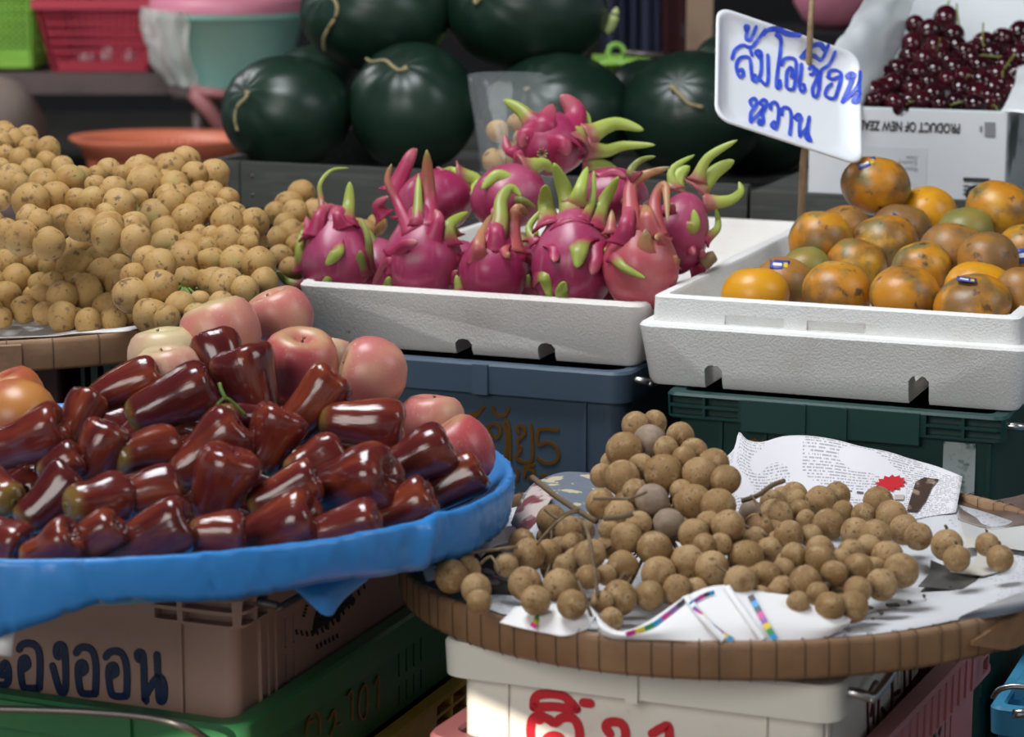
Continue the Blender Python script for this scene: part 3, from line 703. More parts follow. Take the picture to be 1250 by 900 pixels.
for key, (pts, d0, sl_, lab) in LK.items():
    ym = max(q[1] for q in pts)
    for x, y, r in pts:
        allf.append(dict(x=x, y=y, r=r*1.19, d=d0+(ym-y)*sl_, b=key, k={'H': -.06}.get(key, 0)))
def fillers(allf, keys, num, dz, rr0):
    new = []
    for key in keys:
        fr = [q for q in allf if q['b'] == key]; k = 0; tries = 0
        while k < num.get(key, 0) and tries < 900:
            tries += 1; p_, q_ = R.sample(fr, 2); dist = math.hypot(p_['x']-q_['x'], p_['y']-q_['y'])
            if dist > (p_['r']+q_['r'])*1.9: continue
            x = (p_['x']+q_['x'])/2; y = (p_['y']+q_['y'])/2
            if any(math.hypot(x-e['x'], y-e['y']) < 13 for e in new): continue
            new.append(dict(x=x, y=y, r=rr0, d=max(p_['d'], q_['d'])+dz, b=key, g=False)); k += 1
    return new
relax(allf, 25, .8)
allf += fillers(allf, LK, dict(A=2, B=2, C=2, D=2, E=4, F=3, G=3, H=14), .022, 15)
roots = {}
for key, (pts, d0, sl_, lab) in LK.items():
    fr = [q for q in allf if q['b'] == key]
    c = sum((P(q['x'], q['y'], q['d']) for q in fr), Vector())/len(fr)
    roots[key] = thing('langsat_bunch', lab, 'fruit bunch', Matrix.Translation(c), 'langsat bunches heaped on the left tray')
    far = c+fw*.03; b = MB()
    for q in fr:
        p = P(q['x'], q['y'], q['d']); s = q['r']*q['d']/FPX
        S = Matrix.Diagonal((s, s, s*R.uniform(1.0, 1.1), 1))
        m = Matrix.Translation(p-c) @ rand_rot() @ S
        obj('langsat_fruit', R.choice(LKP), roots[key], m)
        e = p-c+fw*s*.4
        if q is not fr[0]: b.tube(cr([far-c, (far-c).lerp(e, .5)+Vector((0, 0, -.006)), e], 3), .0016, 5)
    part('stalk', b, M['green_twig'], roots[key])
# ================================================================== LONGANS
LGP = [lump('longan_fruit', M['longan'], 1, s+20, amp=.035) for s in range(5)]; LGG = lump('longan_fruit', M['longan_grey'], 1, 40, amp=.035)
def dplane(y, h=0): return (.560-h)/(math.sin(PIT)+(y-450)/FPX*math.cos(PIT))
def hM(x, y): return .004+.026*max(0, 1-((x-980)/150)**2-((y-665)/95)**2)
LN = {
'T': ([(776,520,16),(799,516,14),(793,539,19,1),(830,533,16),(847,552,16),(762,550,21),(813,548,14),(760,584,20),(810,578,22),(854,580,20),(871,567,18),(886,586,17),(796,611,19,1),(846,614,21),(832,601,14),(877,618,20),(889,643,19),(816,640,18,1),(757,629,18),(847,653,18),(765,657,18),(799,670,20),(840,687,20),(869,693,19),(760,692,18),(804,701,20),(793,727,17),(827,720,17),(756,730,20),(903,710,18),(746,757,14),(735,581,14),(733,615,17),(721,677,17),(718,705,14),(740,702,12),(743,646,12),(865,640,15),(780,640,15),(860,665,13),(735,735,13),(850,720,14),(775,600,14),(880,665,13),(835,560,14),(782,570,15)], 'tall heaped longan bunch with greyish fruits in the middle of the tray'),
'L': ([(641,713,19),(683,715,19),(654,733,17),(698,738,17),(637,662,15),(646,677,18),(668,677,17),(673,635,17),(696,649,17),(711,649,14),(715,680,17),(618,690,14),(690,690,13),(700,665,14)], 'longan bunch in shade left of the tall bunch with bare brown twigs'),
'K': ([(551,704,19),(570,696,16),(581,719,17),(585,735,14)], 'small longan bunch of four at the left rim of the tray'),
'M': ([(970,605,15),(943,613,14),(917,626,14,1),(1002,613,18),(1022,605,15),(977,623,12),(1029,624,12),(984,634,11),(946,631,20),(1011,641,18),(925,647,18),(963,654,17),(990,654,13),(939,672,15),(922,658,14),(914,680,17),(900,655,14)], 'longan bunch behind on the right, below the printed newspaper sheet'),
'N': ([(910,681,20),(934,704,17),(907,711,17),(956,697,14),(969,679,15),(983,710,18),(950,725,14),(928,728,12),(974,736,13),(1013,741,17),(1041,741,18),(1047,721,16),(1018,700,15),(1001,683,17),(1001,671,16),(1027,683,12),(998,725,13)], 'longan bunch nearest the front fold of newspaper, dry twig across it'),
'O': ([(1054,629,14),(1072,612,17),(1088,630,18),(1104,647,17),(1121,655,16),(1044,650,17),(1069,654,18),(1060,669,15)], 'longan bunch under the red printed starburst on the newspaper'),
'Q': ([(1039,676,16),(1048,694,17),(1083,680,18),(1100,697,20),(1076,714,18),(1068,694,13)], 'longan bunch at the right end of the longan pile'),
}
allf = []
for key, (pts, lab) in LN.items():
    for q in pts:
        x, y, r = q[:3]
        if key == 'T': d = 1.905+(757-y)*.00088; 
        elif key == 'L' or key == 'K': d = dplane(y, .012)*.985
        else: d = dplane(y, hM(x, y))*.985
        allf.append(dict(x=x, y=y, r=r*1.10, d=d, b=key, g=len(q) > 3, k=.03 if key == 'T' else 0))
relax(allf, 25, .8)
allf += fillers(allf, LN, dict(T=26, L=8, M=10, N=10, O=4, Q=3), .014, 16)
for key, (pts, lab) in LN.items():
    fr = [q for q in allf if q['b'] == key]; c = sum((P(q['x'], q['y'], q['d']) for q in fr), Vector())/len(fr)
    t = thing('longan_bunch', lab, 'fruit bunch', Matrix.Translation(c), 'longan bunches on the round tray'); roots[key] = t
    b = MB(); hub = fw*.012
    for q in fr:
        p = P(q['x'], q['y'], q['d']); s = q['r']*q['d']/FPX
        obj('longan_fruit', LGG if q['g'] else R.choice(LGP), t, Matrix.Translation(p-c) @ rand_rot() @ Matrix.Diagonal((s, s, s*R.uniform(1, 1.04), 1)))
        if q is not fr[0]:
            e = p-c+fw*s*.3; b.tube(cr([hub, hub.lerp(e, .5)+Vector((0, 0, -.004)), e], 3), .0011, 5)
    part('twig', b, M['twig'], t)
def twig(key, pts, r):
    b = MB(); b.tube(cr([P(*q) for q in pts], 4), r, 7); return part('bare_twig', b, M['twig'], roots[key], world=True)
twig('L', [(650,583,2.10),(675,603,2.06),(700,620,2.04),(728,637,2.02)], .0026)
twig('L', [(665,622,2.03),(680,633,2.02),(688,628,2.01),(706,622,2.0)], .0013)
twig('L', [(655,665,1.98),(672,645,1.985),(690,630,1.99),(706,625,2.0)], .0012)
twig('L', [(730,730,1.90),(726,700,1.91),(720,660,1.93),(712,635,1.97)], .0016)
twig('L', [(722,752,1.885),(712,725,1.90),(706,710,1.91)], .0014)
twig('K', [(535,690,1.97),(560,678,1.98),(600,672,1.985),(632,668,1.985)], .0016)
twig('K', [(585,690,1.96),(600,680,1.96),(610,700,1.95)], .0012)
twig('T', [(725,609,1.95),(745,609,1.94),(765,609,1.935),(780,605,1.93),(790,600,1.93)], .0013)
twig('T', [(738,633,1.93),(760,631,1.92),(772,627,1.92)], .0026)
twig('M', [(905,612,2.07),(925,605,2.07),(940,594,2.08),(957,587,2.09)], .0022)
twig('M', [(917,605,2.06),(925,617,2.05),(928,628,2.04)], .0012)
twig('M', [(908,642,2.02),(925,650,2.01),(938,655,2.01)], .0016)
twig('N', [(1003,705,1.93),(1022,712,1.92),(1040,717,1.915),(1057,718,1.915)], .0017)
twig('N', [(978,738,1.90),(990,730,1.90),(1005,717,1.91),(1015,712,1.915)], .0028)
for i, (x, y, r, lab) in enumerate(((1156,666,20,'loose longan on the right of the tray, larger back one of the left pair'), (1168,682,17,'loose longan on the right of the tray, front one of the left pair'),
                                   (1205,665,15,'loose longan at the far right of the tray, back one of the right pair'), (1221,682,17,'loose longan at the far right of the tray, front one of the right pair'))):
    d = dplane(y+r*.6, .008)*.99+(.012 if i % 2 == 0 else 0); s = r*d/FPX
    o = obj('longan', LGP[i], None, Matrix.Translation(P(x, y, d)) @ Matrix.Diagonal((s, s, s, 1))); tag(o, lab, 'fruit', 'loose longans at the right of the tray')
    b = MB(); b.tube([Vector((0, .2, .97)), Vector((-.05, .25, 1.12)), Vector((-.12, .2, 1.2))], .1, 6); part('stalk_end', b, M['twig'], o)
# ================================================================== ROSE APPLES
def rose_mesh(seed, W, L, waist):
    rr_ = random.Random(seed); ph = rr_.uniform(0, 6.28); n = 32
    prof = [(0, .012), (.05, .004), (.10, 0), (.19, .010), (.27, .040), (.33, .092), (.37, .17), (.40, .28), (.425, .39), (.448, .50), (.47, .62), (.49, .73), (.495, .83), (.475, .915), (.425, .965), (.34, .995), (.24, .997), (.15, .975), (.08, .945), (.04, .925), (0, .92)]
    def fn(q, th, t):
        r = math.hypot(q.x, q.y); z = q.z
        wv = 1-waist*math.exp(-((z-.42)/.17)**2)
        lob = (.008+.048*max(0, z-.25)**1.2)*math.cos(4*th+ph)+.012*math.cos(9*th+ph*2)+.010*math.cos(14*th+ph)
        k = wv*(1+lob+.04*noise.noise(Vector((math.cos(th)*1.2, math.sin(th)*1.2, z*2+seed))))
        zz = z+(.022*math.cos(4*th+ph)*max(0, (t-.55)/.45) if t > .55 else 0)
        return Vector((q.x*k*W, q.y*k*W, zz*L))
    b = MB(); b.lathe(prof, n, fn)
    for q in b.v: q.x += W*.07*math.sin(q.z/L*3.0)*(1 if seed % 2 else -1)
    return b
YR = [(0,684),(150,683),(310,672),(440,652),(540,632),(590,610),(628,580)]
def d_bask(x, y):
    xw = (x-625)/FPX*2.0; dx = min(abs(xw-BKC.x), BKR*.97)
    return 2.12-math.sqrt(BKR**2-dx*dx)+.055+(interp(x, YR)-y)*.00135
RA = [
((110,494),(194,457),50,.0,'rose apple on top at the left, slim, pale stem scar pointing left'),
((159,512),(256,468),66,.0,'large bright red rose apple below the pale apples, green scar at its left'),
((284,480),(256,413),58,.02,'dark rose apple leaning on the big pink apple, fleshy lobes up'),
((320,512),(294,426),72,.0,'very dark rose apple standing broad end up in front of the pink apples'),
((80,548),(112,482),46,.02,'narrow dark rose apple between the striped left apple and the slim top one'),
((-22,555),(74,517),64,-.01,'big rose apple at the left edge under the orange red apple'),
((104,592),(136,519),56,.0,'dark upright rose apple left of the bright red one with a clear scar'),
((142,560),(212,546),54,.035,'bright red rose apple with its green scar facing the viewer'),
((212,584),(292,518),72,.0,'large rose apple with a folded broad end near the middle of the pile'),
((272,512),(308,520),50,.02,'small rose apple peeping out behind the folded one by a green stalk'),
((256,638),(290,553),72,-.01,'orange red rose apple standing on its narrow end in the middle front'),
((314,574),(348,503),66,.0,'brownish orange rose apple right of the green stalk'),
((345,534),(409,457),60,.0,'dark rose apple propped against the pink apple with a dimpled top'),
((392,514),(491,522),62,.0,'dark rose apple lying level under the round peach coloured apple'),
((352,584),(416,552),56,.015,'rose apple half hidden below the two dark ones on the right'),
((306,620),(386,582),58,.0,'rose apple with a bright gloss patch, left of the dimpled one'),
((296,662),(384,626),72,-.015,'dark brown rose apple at the front by the blue rim, right of the green stalk'),
((386,604),(476,580),76,-.035,'large rose apple with its dimpled broad end facing right'),
((380,655),(460,634),52,-.01,'rose apple half sunk behind the blue rim, right of the dark brown one'),
((448,642),(524,602),54,-.01,'pinkish rose apple lying along the blue rim near its fold'),
((466,584),(548,542),62,.0,'smooth rose apple beside the striped apple at the right'),
((524,610),(588,574),52,.0,'last rose apple at the right end touching the blue rim'),
((26,640),(90,578),58,.01,'rose apple with a green scar low at the left'),
((82,617),(154,606),58,.03,'orange brown rose apple lying level with its scar to the left'),
((146,612),(218,596),56,.01,'lumpy rose apple in the middle of the lower left rows'),
((126,684),(230,634),70,-.01,'largest rose apple at the front against the blue rim'),
((32,684),(90,652),54,-.015,'rounded rose apple at the front left, half behind the blue rim'),
((72,688),(144,640),48,-.01,'wrinkled rose apple at the front beside the largest one'),
((16,612),(-34,582),60,.04,'bright red rounded rose apple at the left edge, middle row'),
((-24,640),(26,666),54,-.01,'rose apple at the left edge just above the blue rim'),
((52,584),(98,556),46,.0,'small dark rose apple in the gap under the big left one'),
((230,656),(296,656),56,.0,'shaded rose apple beneath the one standing on its narrow end'),
]
FILL = []
for j_ in range(7):
    for i_ in range(15):
        x_ = -20+i_*43+(j_ % 2)*20; y_ = 655-j_*27
        if y_ < interp(x_, [(-20,545),(60,560),(130,480),(200,455),(300,470),(420,490),(500,550),(570,585)])+14 or y_ > interp(x_, YR)-22 or x_ > 565: continue
        an = R.uniform(-.6, 1.0); FILL.append(((x_-28*math.cos(an), y_+28*math.sin(an)), (x_+28*math.cos(an), y_-28*math.sin(an))))
items = []
for (a, w, wd, lean, lab) in RA: items.append([a, w, wd, lean, lab, 0])
for i, (a, w) in enumerate(FILL): items.append([a, w, 60, 0, 'shaded rose apple lying deep in the gaps of the pile', .045])
sph = []
for it in items:
    (ax, ay), (wx, wy), wd, lean, lab, off = it
    for f in (.25, .68): sph.append(dict(x=ax+(wx-ax)*f, y=ay+(wy-ay)*f, r=wd*(.36 if f < .5 else .45), d=0, it=it))
    mx, my = (ax+wx)/2, (ay+wy)/2; it.append(d_bask(mx, my)+off); it.append(my)
D = [it[6] for it in items]
for _ in range(30):                        # push whole fruits apart along the line of sight
    for i in range(len(items)):
        for j in range(len(items)):
            if i == j: continue
            if (items[i][5] > 0, -items[i][7]) > (items[j][5] > 0, -items[j][7]): continue
            need = 0
            for p_ in (0, 1):
                for q_ in (0, 1):
                    A = sph[2*i+p_]; B = sph[2*j+q_]; s = A['r']+B['r']; dd = math.hypot(A['x']-B['x'], A['y']-B['y'])
                    if dd < s: need = max(need, math.sqrt(s*s-dd*dd)*.72/FPX*D[i])
            if need and D[j]-D[i] < need:
                h = (need-(D[j]-D[i]))*.25; D[i] -= h*.6; D[j] += h
for k, it in enumerate(items):
    (ax, ay), (wx, wy), wd, lean, lab, off = it[:6]; d = D[k]
    a = P(ax, ay, d-lean/2); w = P(wx, wy, d+lean/2); ax_ = w-a; Wm = wd*d/FPX*1.11; Lm = max(ax_.length*1.05, Wm*1.15)
    mid = (a+w)/2; a = mid-ax_.normalized()*Lm/2
    b = rose_mesh(k, Wm, Lm, [.0, .05, .10][k % 3])
    o = obj('rose_apple', b.mesh('rose_apple', M['rose']), None, axis_mat(a, ax_, k*1.3))
    tag(o, lab, 'rose apple', 'rose apples in the blue basket')
    b = MB(); b.lathe([(0, -.0006), (.0028, -.0008), (.0034, .0004), (.002, .003), (0, .003)], 10); b.v = [q+Vector((0, 0, .010*Lm)) for q in b.v]
    b2 = MB(); b2.lathe([(0, -.0014), (.0011, -.0012), (.0011, .002), (0, .002)], 8); b2.v = [q+Vector((0, 0, .010*Lm)) for q in b2.v]
    part('stem_scar', b, M['rose_scar'], o); 
    if off == 0: part('scar_pit', b2, M['slot'], o)
ROSE = [o for o in COL.objects if o.name.startswith('rose_apple')]
def stalk(k, pts, r=.0012):
    o = ROSE[k]; b = MB(); b.tube(cr([P(*q) for q in pts], 4), r, 6); part('stalk', b, M['leafgreen'], o, world=True)
dS = D[9]-.03
stalk(9, [(258,505,dS),(266,494,dS-.004),(275,486,dS-.006),(287,494,dS),(300,508,dS+.004)], .0014)
stalk(9, [(275,486,dS-.006),(270,476,dS-.006),(268,468,dS-.004)], .0016)
dS = D[10]-.03
stalk(10, [(224,637,dS),(245,638,dS),(268,640,dS+.01)], .0011)
stalk(10, [(292,634,dS-.006),(283,634,dS-.006),(274,639,dS-.006),(272,650,dS-.008),(275,662,dS-.008),(279,668,dS-.006)], .0011)
# ================================================================== APPLES
def apple_parts(rx, ry, seed, mat, label, pos, ax, stem=True, sticker=None):
    n = 32; rr_ = random.Random(seed); ph = rr_.uniform(0, 6)
    prof = [(0, .62), (.06, .615), (.13, .66), (.22, .78), (.34, .88), (.50, .93), (.66, .90), (.82, .76), (.94, .52), (1.0, .22), (.995, -.06), (.94, -.34), (.83, -.58), (.67, -.77), (.48, -.88), (.33, -.91), (.20, -.86), (.10, -.80), (0, -.78)]
    def fn(q, th, t):
        k = 1+.022*math.cos(5*th+ph)*abs(q.z)+.03*noise.noise(q*.9+Vector((seed, 0, 0)))
        return Vector((q.x*rx*k, q.y*rx*k, q.z*ry*(1+.03*math.cos(2*th+ph))))
    b = MB(); b.lathe(prof, n, fn)
    o = obj('apple', b.mesh('apple', mat), None, axis_mat(pos, ax, seed*.7)); tag(o, label, 'apple', 'apples behind the rose apples')
    if stem:
        b = MB(); b.tube([Vector((0, 0, .60*ry)), Vector((.001, 0, .78*ry)), Vector((.004, .001, .93*ry))], [.0014, .0012, .0018], 7); part('stem', b, M['stem'], o)
    b = MB()
    for k in range(5):
        a = k*1.257; b.tube([Vector((0, 0, -.80*ry)), Vector((.004*math.cos(a), .004*math.sin(a), -.845*ry)), Vector((.003*math.cos(a), .003*math.sin(a), -.90*ry))], [.0015, .0012, .0004], 5)
    part('calyx', b, M['stem'], o)
    return o
def view_axis(dx, dy, tow):               # direction: right, up, toward viewer
    return (rt*dx+up*dy-fw*tow).normalized()
AP = [(200,440,44,'apple_pale',(-.1,1,.15),'pale cream green apple at the back left of the apple row',.05),
(206,462,44,'apple_pale',(-.1,1,.2),'pale pinkish apple in front of the cream green one',.0),
(270,410,50,'apple',(-.35,1,.1),'big pink apple at the top, second from the left of the row behind',.03),
(342,391,42,'apple',(-.4,1,.25),'pink apple at the very back touching the dragon fruit box',.08),
(366,446,47,'apple_red',(.12,.9,.42),'pink apple with its stem hollow facing the viewer',.02),
(400,442,34,'apple_pale',(.1,1,.0),'cream coloured apple peeping out behind the stem hollow apple',.08),
(456,457,46,'apple',(-.9,.25,.15),'round peach pink apple with its hollow turned to the left',.02),
(527,520,42,'apple',(.0,1,.1),'pink apple in front of the slate blue crate',.06),
(558,556,48,'apple_red',(-.5,.85,.1),'red striped apple at the right end by the blue rim',.03),
(14,492,44,'apple_orange',(-.3,.9,.2),'orange red apple with a sticker at the left edge, behind',.06),
(24,513,50,'apple_orange',(-.95,.15,-.35),'orange red apple at the left edge showing its dried calyx',.0)]
for k, (x, y, r, mt, ax, lab, off) in enumerate(AP):
    d = d_bask(x, y)+off+.01
    if k >= 9: d += .03
    s = r*d/FPX
    o = apple_parts(s, s*.92, k+3, M[mt], lab, P(x, y, d), view_axis(*ax), True)
    if k == 9:
        b = MB(); rg = []
        for i in range(5):
            row = []
            for j in range(4):
                px_, py_ = -6+i*5.0, 481-i*2.6+j*4.2
                q = ((px_-x)/r)**2+((py_-y)/r)**2; row.append(P(px_, py_, d-s*1.01*math.sqrt(max(.02, 1-q))))
            rg.append(row)
        b.loft(rg, False, False, False); so_ = part('sticker', b, M['sticker_white'], o, world=True)
        b = strokes_on([[(-4,488),(4,482),(12,478)], [(-2,492),(8,486)]], 2, P(4,484,d-s*.88), -fw); part('sticker_print', b, M['ink_grey'], so_, world=True)
# ================================================================== ORANGES
def d_or(x, y): return 2.70-(x-794)*(.157/428)+.084+(358-y)*.0015
OR = [(1069,226,41,35,'orange','topmost orange of the pile, beside the foam sign stick',-.0,1),
(1130,263,37,34,'orange_bright','bright orange just right of and behind the topmost one',.05,0),
(1100,283,37,34,'orange_brown','russet orange below the topmost one, upper part showing',.02,0),
(1030,286,35,34,'orange_brown','russet orange half hidden under the topmost one at the left',.03,0),
(1002,294,38,37,'orange','orange with a stalk button, left end of the middle row',0,0),
(1080,301,40,39,'orange','orange with a blue and white sticker in the middle row',-.01,2),
(1163,309,40,37,'orange_brown','blotchy brown orange, third in the middle row',-.01,0),
(1222,258,42,36,'orange','large orange high at the right with a dark scar',-.02,0),
(1178,284,34,30,'orange_green','olive green orange wedged between two others high at the right',.10,0),
(1253,312,38,38,'orange','orange cut by the right edge with a square blue sticker',-.02,3),
(1196,355,42,35,'orange_bright','bright yellow orange second from the right in the front row, behind its neighbour',.035,0),
(1187,372,46,34,'orange','pebbly orange at the right end of the front row',.012,4),
(1104,360,41,35,'orange','orange in the middle of the front row with a green shoulder',0,0),
(1022,356,41,36,'orange','orange third from the left in the front row',0,0),
(956,352,37,38,'orange_brown','orange with a blue sticker second from the left in the front row',.035,5),
(922,360,40,34,'orange_bright','leftmost orange of the front row, dimpled',0,0),
(1247,358,32,32,'orange_brown','brown orange in the lower right corner gap',.04,0),
(1206,318,36,34,'orange_brown','shaded orange in the gap behind the sticker orange at the right',.07,0),
(984,330,30,28,'orange_green','olive green orange glimpsed behind the left front oranges',.10,0),
(1125,330,36,34,'orange','shaded orange in the gap under the blotchy brown one',.07,0),
(1045,325,36,34,'orange','shaded orange in the gap between middle and front rows',.07,0)]
it = [dict(x=q[0], y=q[1], r=(q[2]+q[3])/2, d=d_or(q[0], q[1])+q[6], k=0) for q in OR]
relax(it, 24, .78, True)
for k, (q, e) in enumerate(zip(OR, it)):
    x, y, rx, ry, mt, lab, off, stk = q; rx *= 1.05; ry *= 1.05; d = e['d']; s = rx*d/FPX; sy = ry*d/FPX
    b = MB(); m_ = 16; prof = [(math.sin(math.pi*i/m_), -math.cos(math.pi*i/m_)) for i in range(m_+1)]; prof[0] = (0, -1); prof[-1] = (0, 1)
    def fn(p, th, t, k=k):
        kk = 1+.02*noise.noise(p*1.2+Vector((k*3., 0, 0)))
        z_ = p.z
        if z_ > .86: z_ -= (z_-.86)*.5
        return Vector((p.x*s*kk, p.y*s*kk, z_*sy*kk))
    b.lathe(prof, 28, fn)
    rot = axis_mat(P(x, y, d), (up*1+rt*R.uniform(-.35, .35)-fw*(.12+R.uniform(-.1, .35))), k)
    o = obj('orange', b.mesh('orange', M[mt]), None, rot); tag(o, lab, 'orange', 'oranges in the stepped foam box')
    b = MB(); b.lathe([(0, .930*sy), (.0016, .932*sy), (.0022, .925*sy), (.0014, .91*sy), (0, .91*sy)], 8); part('stalk_button', b, M['stem'], o)
    SP = {1: (1058,199,24,9,-20), 2: (1098,268,22,8,28), 3: (1251,312,20,18,-8), 4: (1180,341,24,5,8), 5: (952,323,24,11,4)}
    if stk:
        cx, cy, w_, h_, an = SP[stk]; ca, sa = math.cos(math.radians(an)), math.sin(math.radians(an))
        def patch(u0, u1, v0, v1, lift, mat, nm, par):
            rg = []
            for i in range(6):
                row = []
                for j in range(5):
                    uu = (u0+(u1-u0)*i/5)*w_/2; vv = (v0+(v1-v0)*j/4)*h_/2
                    X_ = cx+uu*ca-vv*sa; Y_ = cy+uu*sa+vv*ca
                    q2 = ((X_-x)/rx)**2+((Y_-y)/ry)**2; row.append(P(X_, Y_, d-s*1.012*math.sqrt(max(.003, 1-q2))-lift))
                rg.append(row)
            b = MB(); b.loft(rg, False, False, False); oo = part(nm, b, mat, par, world=True); so = oo.modifiers.new('s', 'SOLIDIFY'); so.thickness = .0005; return oo
        sk = patch(-1, 1, -1, 1, .0, M['sticker_blue'], 'sticker', o); patch(-.7, .2, -.35, .25, .0008, M['sticker_white'], 'sticker_print', sk); patch(.4, .8, -.5, .5, .0008, M['sticker_yellow'], 'sticker_print', sk)
# ================================================================== DRAGON FRUIT
def d_df(x): return 2.75+(785-x)*(.16/419)
def bract(root, pts, wpx, mat, cx, cy, rx, ry, dc, rng):
    """fleshy scale: pixel path from its base on the fruit to its tip, given real depth and thickness"""
    s = dc/FPX; n0 = len(pts)
    ds = []
    for i, (x, y) in enumerate(pts):
        q = ((x-cx)/rx)**2+((y-cy)/ry)**2
        ds.append(dc-rx*s*math.sqrt(max(0, 1-q))*(.80 if i == 0 else .99)-(.004+.006*i/(n0-1) if i and q < 1 else 0)+ (rng.uniform(-.012, .02)*i/(n0-1) if q > 1 else 0))
    P3 = cr([P(x, y, d) for (x, y), d in zip(pts, ds)], 6); n = len(P3); b = MB(); rg = []; uvs = []
    for i, p in enumerate(P3):
        f = i/(n-1); t = (P3[min(i+1, n-1)]-P3[max(i-1, 0)]).normalized()
        nr = (CAMP-p).normalized(); sd = t.cross(nr).normalized(); nr = sd.cross(t)
        w = wpx*1.25*s*interp(f, [(0, 2.3), (.10, 1.7), (.22, 1.25), (.4, 1.0), (.65, .82), (.87, .5), (1, .08)])*.5
        th = .0009*interp(f, [(0, 1.6), (.5, 1.1), (1, .5)])
        row = []
        for a, zc in ((-1, -.30), (-.5, -.05), (0, .06), (.5, -.05), (1, -.30)): row.append(p+sd*(w*a)+nr*(w*zc+th))
        for a, zc in ((1, -.34), (.5, -.12), (0, -.02), (-.5, -.12), (-1, -.34)): row.append(p+sd*(w*a*.97)+nr*(w*zc-th))
        rg.append(row); uvs += [(k/9, f) for k in range(10)]
    m = len(rg[0]); vs = [q for r in rg for q in r]; fs = []
    for i in range(n-1):
        for j in range(m): fs.append((i*m+j, i*m+(j+1) % m, (i+1)*m+(j+1) % m, (i+1)*m+j))
    fs.append(tuple(range(m))); fs.append(tuple(range((n-1)*m, n*m)))
    b.add(vs, fs, uvs)
    part('bract', b, M[mat], root, world=True)
